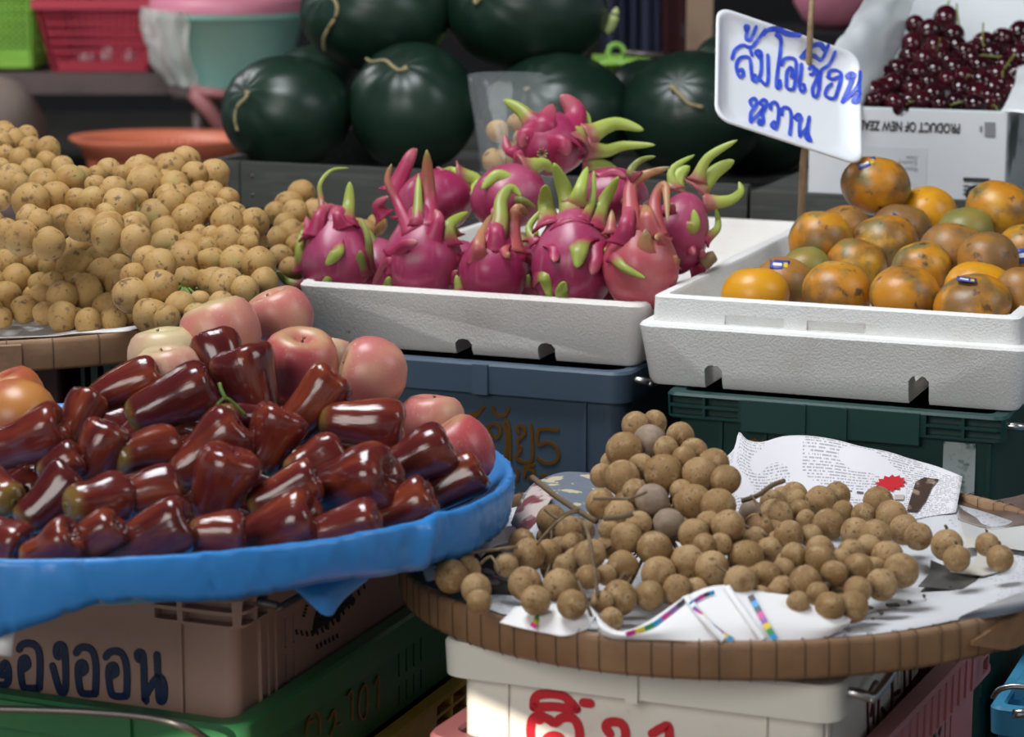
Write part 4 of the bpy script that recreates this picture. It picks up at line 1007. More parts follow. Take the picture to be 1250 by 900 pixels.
DF = [
(411,310,46,60,0,.06,'dragon','leftmost dragon fruit, upright with a curled green tip',0, .72,
 [([(396,270),(392,245),(391,224),(405,208),(425,205)],5,'bract'),([(422,270),(426,249),(427,222)],13,'bract'),([(371,331),(366,308),(370,280)],11,'bract'),([(378,290),(374,264)],10,'bract_pink'),([(406,300),(411,308),(398,324)],14,'bract'),([(440,338),(440,306)],12,'bract_olive'),([(450,333),(450,294),(440,266)],8,'bract_olive'),([(402,359),(399,338)],13,'bract'),([(368,350),(349,343),(338,331)],8,'bract_olive'),([(386,290),(392,262),(408,250)],14,'bract_pink'),([(418,280),(412,262),(410,252)],12,'bract_pink')]),
(516,312,50,66,0,.06,'dragon','dragon fruit second from the left with tall spear shaped scales',0, .75,
 [([(501,282),(485,247),(473,221),(478,200)],9,'bract_red'),([(524,275),(523,240),(521,183)],17,'bract_red'),([(510,275),(511,212)],9,'bract'),([(548,300),(549,275),(572,259)],13,'bract'),([(482,333),(473,319),(454,350)],9,'bract_pink'),([(482,319),(494,301),(510,296)],14,'bract_pink'),([(475,360),(475,338)],12,'bract'),([(557,315),(578,305)],7,'bract_pink'),([(526,300),(535,270),(531,256)],13,'bract_pink'),([(548,345),(558,330)],10,'bract_pink')]),
(530,247,49,40,0,.17,'dragon','smooth dragon fruit lying behind the two leftmost upright ones',20, .15,
 [([(482,236),(489,217),(501,191),(509,182)],15,'bract_pink'),([(470,266),(461,252),(474,240)],12,'bract_pink'),([(557,216),(582,221),(576,240)],14,'bract_lime'),([(545,213),(552,209),(562,213)],10,'bract_lime'),([(490,262),(500,280)],10,'bract')]),
(604,323,44,54,0,.06,'dragon','dragon fruit in the middle of the front row with a torn twisted crown',0, .78,
 [([(601,300),(610,274),(612,245),(624,230),(636,240)],14,'bract'),([(588,321),(585,296),(601,261)],13,'bract_dry'),([(624,306),(626,274),(633,255),(645,264)],14,'bract_dry'),([(563,357),(557,336)],10,'bract'),([(633,314),(645,312),(648,327)],8,'bract_pink'),([(606,308),(606,280),(606,262)],15,'bract_pink'),([(614,300),(618,312),(622,308)],7,'bract_dry'),([(640,350),(646,335)],9,'bract_olive')]),
(700,317,53,64,0,.055,'dragon','biggest dragon fruit of the front row with broad green tips',0, .55,
 [([(671,272),(666,250),(666,226)],17,'bract'),([(697,272),(692,240),(676,199)],19,'bract'),([(703,252),(709,230),(717,204)],14,'bract_lime'),([(713,268),(723,245),(725,208)],8,'bract'),([(726,276),(736,249),(755,216)],15,'bract'),([(654,296),(646,277),(666,252)],8,'bract'),([(705,291),(707,305),(704,327)],18,'bract'),([(739,335),(740,302)],14,'bract'),([(656,332),(665,340),(674,370)],13,'bract'),([(700,366),(686,359),(689,344)],14,'bract'),([(742,290),(748,261)],9,'bract_olive'),([(720,300),(727,318),(722,335)],16,'bract_pink'),([(680,300),(676,320)],12,'bract_pink')]),
(782,316,48,66,0,.05,'dragon_pale','faded old dragon fruit with dry reddish scales, right of the biggest',0, .8,
 [([(772,280),(770,230),(787,214),(819,204)],12,'bract_dry'),([(802,290),(800,245),(812,227),(815,273)],11,'bract_dry'),([(777,218),(770,209),(782,196),(800,191)],8,'bract_olive'),([(788,330),(788,280)],20,'bract_dry'),([(748,310),(761,326),(788,340)],9,'bract'),([(812,346),(830,316)],8,'bract_olive'),([(746,285),(747,256)],9,'bract_dry'),([(760,300),(766,270),(772,245)],16,'bract_pink'),([(795,290),(790,262),(786,250)],16,'bract_dry'),([(812,300),(805,290),(800,292)],9,'bract_dry'),([(820,325),(826,312)],9,'bract_dry')]),
(828,285,39,52,0,.13,'dragon','dragon fruit at the right end with lime green tips pointing right',-18, .40,
 [([(825,232),(820,208),(848,189)],8,'bract_lime'),([(823,232),(830,214),(842,203)],15,'bract_lime'),([(851,222),(864,193),(900,171)],10,'bract_lime'),([(851,232),(874,209),(896,196)],15,'bract_lime'),([(858,248),(889,245),(904,234),(902,222)],10,'bract_lime'),([(860,292),(876,278),(874,254)],8,'bract'),([(833,280),(848,276),(847,256)],12,'bract'),([(843,330),(858,324),(857,305)],12,'bract_pink'),([(815,265),(822,248)],12,'bract_pink'),([(838,300),(848,310)],12,'bract_pink')]),
(676,176,47,40,0,.24,'dragon','topmost dragon fruit lying on its side, stem scar facing out',-80, .35,
 [([(650,150),(635,134),(615,122)],14,'bract'),([(662,168),(668,146),(675,127)],24,'bract_pink'),([(690,168),(702,138),(684,116)],24,'bract_pink'),([(699,166),(709,144),(719,156)],19,'bract_lime'),([(718,166),(751,151),(786,159)],14,'bract_lime'),([(718,182),(740,184),(762,178),(800,177)],12,'bract_lime'),([(712,200),(735,201),(754,208)],12,'bract_lime'),([(632,186),(620,182),(616,164)],11,'bract_pink'),([(655,172),(642,166),(636,180)],20,'bract_pink'),([(668,184),(686,176),(692,190)],20,'bract_pink'),([(650,196),(636,192),(630,204)],16,'bract_pink')]),
(622,240,48,40,0,.155,'dragon','round dragon fruit under the topmost one, with a green curled scale',15, .12,
 [([(622,226),(607,215),(588,231)],14,'bract_lime'),([(640,206),(664,201),(673,210)],14,'bract_lime'),([(624,251),(636,245),(654,254)],9,'bract_olive'),([(610,250),(600,262)],9,'bract_pink')]),
(746,240,46,36,0,.17,'dragon','dark dragon fruit behind, below the topmost one at the right',0, .15,
 [([(735,222),(748,212),(764,216)],12,'bract_pink'),([(770,235),(778,222)],10,'bract_olive'),([(760,262),(764,240)],10,'bract')]),
(463,330,38,40,0,.12,'dragon','shaded dragon fruit in the gap between the two leftmost upright ones',10, .3, [([(455,300),(450,280)],9,'bract_olive'),([(480,310),(490,298)],9,'bract_olive')]),
(560,333,36,40,0,.12,'dragon','shaded dragon fruit in the gap left of the torn crown one',-8, .3, [([(556,290),(552,272)],9,'bract_olive'),([(570,318),(580,330)],9,'bract')]),
(651,338,34,40,0,.12,'dragon','shaded dragon fruit in the gap left of the biggest one',8, .3, [([(650,296),(656,280)],9,'bract'),([(640,320),(632,332)],9,'bract_olive')]),
(746,335,34,40,0,.13,'dragon','shaded dragon fruit in the gap between the biggest and the faded one',0, .3, [([(750,290),(755,276)],9,'bract')]),
(768,362,16,14,0,.05,'dragon','small stub of a dragon fruit in the front right corner of the box',30, .1, [([(775,366),(783,362)],8,'bract_pink')]),
]
for k, (x, y, rx, ry, _, off, mt, lab, tilt, taper, br) in enumerate(DF):
    dc = d_df(x)+off; s = dc/FPX; rng = random.Random(k+11)
    ax = (up*math.cos(math.radians(tilt))+rt*-math.sin(math.radians(tilt))) if abs(tilt) < 60 else (rt*1.0+up*.12+fw*.55)
    long_ = ry if abs(tilt) < 60 else rx; wide = rx if abs(tilt) < 60 else ry
    b = MB(); m_ = 18; prof = []
    for i in range(m_+1):
        z_ = -math.cos(math.pi*i/m_); r_ = math.sin(math.pi*i/m_)**.9
        if z_ > -.1: r_ *= 1-taper*.62*((z_+.1)/1.1)**1.2
        prof.append((r_ if 0 < i < m_ else 0, z_))
    def fn(p, th, t, k=k):
        sp_ = .030*math.cos(5*th+t*7+k)*math.sin(t*math.pi)-.055*max(0, 1-abs(math.sin(2.5*th+t*4+k))*5)*math.sin(t*math.pi)*(.3+t)
        kk = 1+sp_+.02*noise.noise(p*2+Vector((k, 0, 0)))
        return Vector((p.x*wide*s*kk, p.y*wide*s*kk, p.z*long_*s))
    b.lathe(prof, 30, fn)
    o = obj('dragon_fruit', b.mesh('dragon_fruit', M[mt]), None, axis_mat(P(x, y, dc), ax, k)); tag(o, lab, 'dragon fruit', 'dragon fruit in the low foam box')
    for pts, w, bm_ in br: bract(o, pts, w, bm_, x, y, rx, ry, dc, rng)
    if k == 7:
        q = P(662, 188, dc-wide*s*.98); b = MB()
        for j in range(9):
            a = j*.7; e = (rt*math.cos(a)+up*math.sin(a))*.0055; b.tube([q+e*.3+fw*.004, q+e-fw*.003, q+e*1.2-fw*.005], [.0016, .0014, .0006], 5)
        part('stem_scar', b, M['melon_stem'], o, world=True)
    if k == 6:
        b = MB(); b.tube(cr([P(858,322,dc-.01), P(866,316,dc-.012), P(873,312,dc-.012)], 3), [.009, .009, .009, .008, .008, .007, .006], 8); part('stem_end', b, M['stem'], o, world=True)
# ================================================================== WATERMELONS
ML = [(350,138,80,70,3.98,(302,116),[(302,112),(300,120),(290,130),(287,145),(290,160)],'watermelon at the left end of the bottom row'),
(505,131,79,79,3.98,(492,84),[(497,83),(487,86),(478,80),(470,74),(455,76),(447,72)],'watermelon with a pale twisted stem in the middle of the bottom row'),
(682,142,92,77,4.02,(643,110),[(641,111),(646,107)],'watermelon behind the clear bag and the topmost dragon fruit'),
(845,139,88,77,3.98,(822,107),[(820,106),(830,116),(842,127),(858,131)],'watermelon partly hidden behind the foam sign'),
(458,17,92,70,4.06,(400,2),[(404,-6),(411,6),(410,20),(400,36),(395,50),(396,62)],'watermelon at the left of the upper row with a long dried stem'),
(643,14,99,74,4.06,(581,-1),[(585,-4),(582,4),(579,0)],'large watermelon at the right of the upper row'),
(790,122,58,50,4.24,(790,80),None,'small part of a watermelon showing between two others at the back'),
(902,92,62,56,4.26,(880,50),None,'watermelon behind the wooden post, mostly hidden by the sign'),
(385,110,60,55,4.27,(360,70),None,'pale glint of a watermelon behind the left end of the row'),
(930,168,60,48,4.18,(930,120),None,'dark watermelon behind the lower edge of the foam sign')]
for k, (x, y, rx, ry, d, sp_, st, lab) in enumerate(ML):
    s = d/FPX; c = P(x, y, d); n = 48; m_ = 28
    q2 = ((sp_[0]-x)/rx)**2+((sp_[1]-y)/ry)**2; tw = math.sqrt(max(.04, 1-q2))
    ax = (rt*((sp_[0]-x)/rx)+up*(-(sp_[1]-y)/ry)-fw*tw).normalized()
    rot = Vector((0, 0, 1)).rotation_difference(ax).to_matrix()
    b = MB(); prof = [(math.sin(math.pi*i/m_), -math.cos(math.pi*i/m_)) for i in range(m_+1)]; prof[0] = (0, -1); prof[-1] = (0, 1)
    def fn(p, th, t, k=k):
        g = .018*(abs(math.cos(5*th+k))**.5-.7)*(.25+max(0, p.z))*(1-max(0, p.z-.9)*8)
        dm = -.05*math.exp(-((1-p.z)/.05)) if p.z > .7 else 0
        return p*(1+g+dm)
    b.lathe(prof, n, fn)
    vs = []
    for p in b.v:
        w = rot @ p; a_, b_, c_ = w.dot(rt), w.dot(up), w.dot(fw); vs.append(rt*a_*rx*s+up*b_*ry*s+fw*c_*(rx+ry)/2*s)
    b.v = vs
    o = obj('watermelon', b.mesh('watermelon', M['melon']), None, Matrix.Translation(c)); tag(o, lab, 'watermelon', 'dark watermelons on the grey wooden tray')
    if st:
        pts = []
        for (X_, Y_) in st:
            q2 = ((X_-x)/rx)**2+((Y_-y)/ry)**2; pts.append(P(X_, Y_, d-(rx+ry)/2*s*math.sqrt(max(0, 1-q2))*.985-.006))
        b = MB(); C_ = cr(pts, 4); b.tube(C_, [.0055 if i < 2 else .0032 for i in range(len(C_))], 7)
        part('stem', b, M['melon_stem'], o, world=True)
b = MB(); b.tube(cr([P(738,40,4.06), P(745,30,4.06), P(751,16,4.05), P(753,9,4.05)], 4), [.008,.009,.010,.011,.011,.011,.010,.009,.007,.006,.004,.003,.002], 8)
o = obj('leaf_tip', b.mesh('leaf_tip', M['pale_leaf'])); tag(o, 'pale green leaf tip poking up behind the large upper watermelon', 'leaf')
# ================================================================== WOODEN TRAYS
def vfront_at(x, y, vv):                   # point on pixel's ray where V-coordinate equals vv
    r = ray(x, y); return CAMP + r*((vv-CAMP.dot(V))/r.dot(V))
VP_ = 3.37
pL = vfront_at(255, 195, VP_); pR = vfront_at(912, 228, VP_)
W1 = pR.dot(U)-pL.dot(U); zl = (pL.z+pR.z)/2
torg_ = W3(pL.dot(U), VP_, 0)
t = thing('wooden_tray', 'long grey wooden tray that holds the watermelons', 'tray', frame(torg_))
hb_ = .070
b = MB(); b.bbox((0, 0, zl-hb_), (.052, .018, zl)); b.bbox((.054, .001, zl-hb_), (W1, .018, zl)); part('front_board', b, M['wood_grey'], t, False)
b = MB(); b.bbox((0, .018, zl-.070), (W1, .80, zl-.060)); part('bottom_board', b, M['wood_grey'], t, False)
b = MB(); b.bbox((-.016, 0, zl-hb_), (0, .80, zl-.002)); part('side_board', b, M['wood_grey'], t, False)
b = MB(); b.bbox((0, .80, zl-hb_), (W1, .818, zl-.004)); part('back_board', b, M['wood_grey'], t, False)
for x in (.03, W1-.05):
    for y in (.03, .74):
        b = MB(); b.bbox((x, y, 0), (x+.04, y+.04, zl-.070)); part('leg', b, M['wood_grey'], t, False)
b = MB()
for x in (.03, .075): 
    b.tube([Vector((x, -.001, zl-.02)), Vector((x, .003, zl-.02))], .002, 8); b.tube([Vector((x, -.001, zl-.05)), Vector((x, .003, zl-.05))], .002, 8)
part('nail', b, M['metal_dark'], t)
zr2 = H-.428
u2 = pR.dot(U)+.008
t = thing('wooden_stand', 'grey wooden stand under the cherry box behind the oranges', 'stand', frame(W3(u2, VP_-.005, 0)))
b = MB(); b.bbox((0, 0, zr2-.055), (.62, .02, zr2)); part('front_board', b, M['wood_grey'], t, False)
b = MB(); b.bbox((0, .021, zr2-.018), (.62, .70, zr2)); part('top_board', b, M['wood_grey'], t, False)
for x in (.02, .55):
    for y in (.03, .62):
        b = MB(); b.bbox((x, y, 0), (x+.04, y+.04, zr2-.018)); part('leg', b, M['wood_grey'], t, False)
# ================================================================== CHERRY BOX
pcR = vfront_at(1226, 243, VP_+.006); pcL = vfront_at(986, 236, VP_+.006)
WC = pcR.dot(U)-pcL.dot(U); DC_ = .40
ptop = vfront_at(1226, 139, VP_+.006); HC = ptop.z-zr2
corg = W3(pcL.dot(U), VP_+.006, zr2+.001)
cb_ = thing('cherry_box', 'white cardboard box printed upside down, full of dark cherries', 'box', frame(corg))
b = loftbox([(WC, DC_, .002, 0, 0), (WC, DC_, .002, HC, 0), (WC, DC_, .002, HC, .004), (WC, DC_, .002, .004, .004)])
c = MB(); nx = (vfront_at(1098, 131, VP_).dot(U)-pcL.dot(U)); rg = []
for yy in (-.01, .02): rg.append([Vector((nx+.012*math.cos(a), yy, HC+.001+.011*math.sin(a))) for a in [2*math.pi*k/16 for k in range(16)]])
c.loft(rg); me = boolean(b, c, M['card'], 'carton'); o = obj('carton', me, cb_); smooth_angle(o, 30)
b = MB(); b.bbox((.004, .002, HC-.0005), (nx-.012, .004, HC+.0022)); b.bbox((nx+.012, .002, HC-.0005), (WC-.004, .004, HC+.0022)); part('rim_edge', b, M['card_inner'], cb_, False)
def text_part(body, size, px, py, pt, nrm, xdir, mat, parent, name='lettering', bold=0.0):
    cu = bpy.data.curves.new('t', 'FONT'); cu.body = body; cu.size = size; cu.extrude = .0003; cu.offset = bold; cu.align_x = 'LEFT'
    tmp = bpy.data.objects.new('t', cu); COL.objects.link(tmp)
    dg = bpy.context.evaluated_depsgraph_get(); dg.update(); me = bpy.data.meshes.new_from_object(tmp.evaluated_get(dg)); bpy.data.objects.remove(tmp); bpy.data.curves.remove(cu)
    me.name = name; me.materials.clear(); me.materials.append(mat)
    ydir = nrm.cross(xdir); m = Matrix((xdir, ydir, nrm)).transposed().to_4x4(); m.translation = on_plane(px, py, pt+nrm*.0008, nrm)
    o = obj(name, me, parent); o.matrix_local = parent.matrix_basis.inverted() @ m; return o
s1 = 3.4/FPX
tp_ = text_part('PRODUCT OF NEW ZEALAND', 16.5*s1, 1172.5, 151.5, corg, -V, -U, M['ink_black'], cb_, bold=.0004)
for vv_ in tp_.data.vertices: vv_.co.x *= .66
text_part('Date', 7*s1, 1120, 191, corg, -V, -U, M['ink_grey'], cb_); text_part('Country', 7*s1, 1120, 197, corg, -V, -U, M['ink_grey'], cb_); text_part('Export', 7*s1, 1120, 205, corg, -V, -U, M['ink_grey'], cb_)
def quad_on(pxs, pt, nrm, mat, parent, name, lift=.0008, th=.0003):
    q = [on_plane(x, y, pt+nrm*lift, nrm) for x, y in pxs]; b = MB(); b.loft([[p-nrm*th for p in q], [p+nrm*th for p in q]]); return part(name, b, mat, parent, False, world=True)
M['label'] = pm('grey_white_label', (.60, .62, .65), .5, rnd=False)
quad_on([(1046,178),(1132,181),(1131,229),(1046,226)], corg, -V, M['label'], cb_, 'paper_label', .0004)
quad_on([(1202,149),(1215,149.5),(1215,168),(1202,167)], corg, -V, M['ink_grey'], cb_, 'printed_mark')
quad_on([(1196,154),(1199,154),(1199,161),(1196,161)], corg, -V, M['ink_grey'], cb_, 'printed_mark')
b = MB(); merge(b, strokes_on([[(1176,220),(1208,222)], [(1176,217.5),(1208,219)]], 2.0, corg, -V, ends=False)); merge(b, strokes_on([[(1176,227),(1184,227.4)], [(1176,232),(1183,232.4)], [(1176,237),(1182,237.4)]], 1.6, corg, -V, ends=False))
part('barcode', b, M['ink_black'], cb_, world=True)
part('printed_mark', strokes_on([[(1200,228),(1188,228),(1181,234),(1181,240)]], 4, corg, -V), M['ink_black'], cb_, world=True)
b = MB(); [merge(b, strokes_on([[(1044+i*3.4, 191),(1044+i*3.4, 201)]], 1.2+(i % 3)*.5, corg, -V, ends=False)) for i in range(8)]
part('barcode', b, M['ink_black'], cb_, world=True)
# right side face print: dark leaf shapes
M['foil'] = pm('pale_side_print', (.55, .60, .62), .3, [(9, 3, .5, .6, (.10, .13, .13))], rnd=False)
q = [corg+U*(WC+.0006)+V*a+Z*z_ for a, z_ in ((.012, .004), (.34, .004), (.34, HC-.006), (.012, HC-.006))]
b = MB(); b.loft([[p-U*.0003 for p in q], [p+U*.0003 for p in q]]); part('side_print', b, M['foil'], cb_, False, world=True)
# cherries
CHP = []
for s in range(3):
    b = MB(); prof = [(0,.80),(.10,.80),(.22,.86),(.42,.93),(.66,.86),(.88,.60),(.99,.20),(1.0,-.15),(.92,-.50),(.70,-.80),(.40,-.96),(.15,-1.0),(0,-.99)]
    b.lathe(prof, 20, lambda p, th, t, s=s: p*(1+.03*noise.noise(p+Vector((s*5, 0, 0)))))
    CHP.append(b.mesh('cherry', M['cherry']))
STP = []
for s in range(3):
    b = MB(); b.tube(cr([Vector((0, 0, .75)), Vector((.15*s, .1, 1.3)), Vector((.5+.3*s, .3, 2.0)), Vector((1.1+.3*s, .4, 2.7))], 4), .085, 6); STP.append(b.mesh('stem', M['cherry_stem']))
CRAW = [(460,185,11),(680,135,13.5),(560,235,14),(735,255,12),(435,325,12),(610,350,14),(420,415,12),(520,440,12),(820,390,12),(700,460,11),(330,520,14),(480,545,14),(600,520,13),(740,510,13),(160,670,12),(220,650,12),(300,620,13),(440,660,13),(590,690,13),(810,565,12),(960,310,12),(1100,290,13),(1220,240,13),(1020,400,13),(930,490,13),(1200,410,14),(1110,490,12),(1060,560,13),(940,595,13),(1100,640,15),(790,650,12),(905,690,14),(690,590,11),(510,740,12),(750,750,12),(420,740,11),(890,770,13),(640,770,11),(310,760,12),(1200,560,12),(1080,730,12),(210,720,11),(1000,720,12),(650,420,11),(240,560,12),(1000,770,11),(760,340,12),(1270,330,12),(870,440,11),(555,610,11),(1030,650,11),(370,590,11),(1180,660,11),(1260,440,12),(880,360,10),(150,740,10)]
CI = []
for x, y, r in CRAW:
    X_, Y_ = 1040+x/5.952, y/5.952; CI.append(dict(x=X_, y=Y_, r=r*1.12, d=3.44+(128-Y_)*.0030+.02))
relax(CI, 20, .8)
# labels: rows from the top of the heap, counted from the left
order = sorted(CI, key=lambda q: q['y']); rows = []; i = 0
while i < len(order):
    y0 = order[i]['y']; row = [q for q in order[i:] if q['y'] < y0+13]; rows.append(sorted(row, key=lambda q: q['x'])); i += len(row)
ORD = ['first', 'second', 'third', 'fourth', 'fifth', 'sixth', 'seventh', 'eighth', 'ninth', 'tenth', 'eleventh', 'twelfth', 'thirteenth', 'fourteenth', 'fifteenth']
for ri, row in enumerate(rows):
    rn_ = 'topmost row' if ri == 0 else ('bottom row at the box edge' if ri == len(rows)-1 else ORD[ri]+' row from the top')
    for ci, q in enumerate(row):
        s = q['r']*q['d']/FPX; p = P(q['x'], q['y'], q['d'])
        pos = 'only cherry' if len(row) == 1 else ('leftmost cherry' if ci == 0 else ('rightmost cherry' if ci == len(row)-1 else ORD[ci]+' cherry from the left'))
        o = obj('cherry', R.choice(CHP), None, Matrix.Translation(p) @ rand_rot() @ Matrix.Diagonal((s, s, s, 1)))
        tag(o, 'dark red '+pos.replace('only cherry', 'cherry alone')+' in the '+rn_, 'cherry', 'cherries heaped in the white box')
        if R.random() < .33:
            e = obj('stem', R.choice(STP), o); e.matrix_local = Matrix.Rotation(R.uniform(0, 6.28), 4, 'Z')
for cx, cy, pts in ():
    pass
# white plastic liner of the cherry box
def sheet(name, rows_, mat, parent=None, nu=14, wr_=.004, sd=0, sub=True, th=.0004):
    """rows_: list of rows of (x, y, depth) pixels; smoothed and wrinkled"""
    G = [cr([P(*q) for q in row], nu) for row in rows_]; cols_ = [cr([g[i] for g in G], 6) for i in range(len(G[0]))]
    b = MB(); rg = []; uvs = []; nv_ = len(cols_[0])
    for j in range(nv_):
        row = []
        for i, c_ in enumerate(cols_):
            p = c_[j]; row.append(p+Vector((noise.noise(p*18+Vector((sd, 0, 0))), noise.noise(p*18+Vector((0, sd, 5))), noise.noise(p*26+Vector((3, sd, 0)))))*wr_)
            uvs.append((i/(len(cols_)-1), 1-j/(nv_-1)))
        rg.append(row)
    n = len(rg[0]); vs = [q for r in rg for q in r]; fs = []
    for j in range(nv_-1):
        for i in range(n-1): fs.append((j*n+i, j*n+i+1, (j+1)*n+i+1, (j+1)*n+i))
    b.add(vs, fs, uvs)
    inv = None
    o = part(name, b, mat, parent, world=True) if parent else obj(name, b.mesh(name, mat))
    if th:
        so = o.modifiers.new('s', 'SOLIDIFY'); so.thickness = th; so.offset = 0
    return o
ln = thing('plastic_liner', 'white plastic bag lining the cherry box and folded over its left side', 'bag', frame(corg))
sheet('left_drape', [[(1066,-20,3.75),(1085,-12,3.80),(1110,-12,3.85),(1128,-14,3.9)], [(1030,40,3.52),(1056,18,3.60),(1090,2,3.72),(1112,8,3.82)], [(1018,62,3.45),(1050,40,3.52),(1084,30,3.62),(1106,32,3.74)], [(1012,100,3.42),(1038,84,3.45),(1068,78,3.52),(1096,66,3.64)], [(1010,132,3.42),(1032,131,3.41),(1048,130,3.415),(1066,112,3.50)]], M['liner'], ln, 6, .004, 2)
sheet('back_panel', [[(1060,-40,3.95),(1130,-40,4.0),(1200,-40,3.95),(1290,-40,3.85)], [(1070,10,3.9),(1130,6,3.95),(1200,8,3.92),(1290,10,3.82)], [(1080,60,3.78),(1140,60,3.84),(1200,55,3.84),(1290,45,3.78)], [(1090,110,3.66),(1140,110,3.7),(1200,110,3.7),(1290,100,3.66)]], M['liner'], ln, 8, .007, 5)
sheet('right_drape', [[(1245,82,3.52),(1262,74,3.52),(1290,70,3.5)], [(1234,110,3.43),(1255,104,3.42),(1290,100,3.42)], [(1222,134,3.37),(1240,134,3.365),(1290,140,3.34)]], M['liner'], ln, 6, .006, 9)
# ================================================================== PRICE SIGN (foam tray on a stick)
SD = 3.0; ss = SD/FPX
e1 = rt*180*ss - up*51*ss + fw*60*ss; e2 = -rt*9*ss - up*142*ss - fw*91*ss
w1, h1 = e1.length, e2.length; xs = e1.normalized(); nn = e1.cross(e2).normalized()
if nn.dot(fw) > 0: nn = -nn
ys = nn.cross(xs)
cS = P(870, 17, SD)+e1*.5+e2*.5
Sm = Matrix((xs, ys, nn)).transposed().to_4x4(); Sm.translation = cS
sg = thing('foam_price_sign', 'white foam tray used as a price sign with blue Thai handwriting on a stick', 'sign', Sm)
W_, D_ = w1*1.02, h1*1.04
b = MB(); x0, y0 = -W_/2, -D_/2
b.loft([rr(W_, D_, .020, z_, i, 8, x0, y0) for z_, i in ((-.004, .022), (-.0005, .018), (.010, .0015), (.0125, 0), (.0140, .0015), (.0135, .0045), (.010, .007), (.0015, .020), (.0, .026))])
M['tray_foam'] = pm('smooth_white_foam', (.74, .76, .80), .4, rnd=False)
part('foam_tray', b, M['tray_foam'], sg)
LT = [[(255,510),(275,505),(282,535),(262,560),(240,530),(232,470),(255,425),(300,412),(330,430),(338,500),(348,580)], [(200,425),(222,362),(280,328),(335,345),(380,300),(415,250)], [(325,340),(345,400)],
 [(278,215),(300,222),(300,250),(305,285),(330,290),(345,262),(350,228)], [(285,228),(300,238)],
 [(388,405),(372,385),(385,368),(408,375),(412,405),(392,415)], [(410,400),(412,500),(398,560),(372,590),(352,575),(368,545)], [(395,560),(420,595),(450,615),(462,560),(460,400)],
 [(418,268),(440,250),(500,255),(570,285),(655,302)], [(500,278),(540,310),(550,370),(535,480),(522,600),(530,640),(550,625),(548,585)],
 [(562,470),(580,430),(625,420),(662,440),(665,520),(655,610),(640,650),(598,635),(595,570),(600,520),(625,490),(640,515),(632,560)],
 [(705,465),(700,540),(690,620),(705,665),(728,650),(722,615)],
 [(762,500),(780,480),(800,498),(790,535),(770,540)], [(800,498),(828,520),(812,580),(785,640),(790,695),(815,700),(830,650),(840,560),(850,510),(905,470),(920,415)],
 [(700,415),(740,372),(800,362),(845,390)], [(702,418),(780,412),(845,440),(860,375)],
 [(900,555),(910,520),(950,510),(985,535),(985,590),(965,660),(940,715),(880,695),(890,640),(925,610)], [(895,560),(930,575),(970,560)],
 [(1030,590),(1022,565),(1042,555),(1055,580),(1040,605)], [(1052,585),(1030,660),(998,745)], [(998,745),(1060,690),(1085,640),(1090,568)], [(1085,640),(1085,720),(1075,780),(1055,765),(1065,735),(1090,725)]]
L1 = sc_(LT, 5.952, 860, 0)
LT2 = [[(262,385),(255,368),(270,357),(280,372),(268,395),(258,410),(255,445)], [(258,440),(285,415),(300,395)], [(302,385),(292,372),(305,362),(316,372),(308,395),(300,410),(302,445),(285,452),(290,435)],
 [(330,395),(330,378),(348,372),(358,395),(356,440),(345,468),(332,455),(342,442)], [(370,415),(372,395),(388,390),(402,405),(403,450),(397,490)], [(425,435),(418,425),(432,415),(440,428),(434,450),(435,495)], [(436,490),(460,465),(470,425)], [(468,430),(464,480),(475,510),(460,508),(458,490)]]
L2 = sc_(LT2, 2.976, 830, 0)
hw = strokes_on(L1+L2, 4.5, cS, nn, 5, .0012); Si = Sm.inverted()
for i, q in enumerate(hw.v):               # the writing runs up the sloping lip of the tray
    l = Si @ q; e = min(W_/2-abs(l.x), D_/2-abs(l.y)); hw.v[i] = q+nn*interp(e, [(.0045,.0140),(.0075,.0105),(.0200,.0016),(.0265,0)])
part('handwriting', hw, M['ink_blue'], body(sg), world=True)
st = thing('stick', 'thin wooden stick through the price sign, standing in the orange box', 'stick', Matrix.Translation(P(976, 300, 3.06)))
a = P(976, 300, 3.06); top_ = P(992, -40, 3.06)
def on_st(f): return a.lerp(top_, f)
b = MB(); b.tube([a+Vector((0, 0, -.02)), on_st(.30), P(983, 180, 3.06), P(986, 110, 3.04), P(988, 62, 3.02), P(990, 20, 3.02), P(993, -40, 3.03)], [.0046, .0048, .0046, .0042, .004, .0038, .0034], 9)
part('shaft', b, M['wood_stick'], st, world=True)
# ================================================================== CLEAR BAG WITH LANGSAT
bg = thing('plastic_bag', 'clear plastic bag of langsat standing behind the dragon fruit', 'bag', Matrix.Translation(P(620, 215, 3.2)))
def bagring(y, x0, x1, dep, d0, k):
    out = []; d0 += .03
    for i in range(36):
        a = 2*math.pi*i/36; cx = (x0+x1)/2; hw = (x1-x0)/2
        sx = math.copysign(abs(math.cos(a))**.7, math.cos(a)); sy = math.sin(a)
        out.append(P(cx+hw*sx, y+4*math.sin(a)*k, d0+dep*sy*(1 if y > 150 else .6)+.006*noise.noise(Vector((i*.8, y*.03, 1)))+.005*noise.noise(Vector((i*2.1, y*.02, 4)))))
    return out
b = MB(); b.loft([bagring(92, 570, 668, .03, 3.17, 1.2), bagring(110, 572, 670, .045, 3.17, 1), bagring(140, 577, 672, .05, 3.16, 1), bagring(175, 582, 676, .058, 3.15, .6), bagring(205, 586, 678, .06, 3.14, .4), bagring(232, 588, 676, .06, 3.13, 0), bagring(252, 592, 670, .058, 3.13, 0), bagring(300, 594, 668, .055, 3.13, 0), bagring(345, 598, 664, .05, 3.13, 0), bagring(358, 604, 658, .04, 3.13, 0)], True, False)
o = part('film', b, M['bag'], bg, world=True)
bl = thing('langsat_bunch', 'langsat bunch inside the clear plastic bag', 'fruit bunch', Matrix.Translation(P(620, 205, 3.13)))
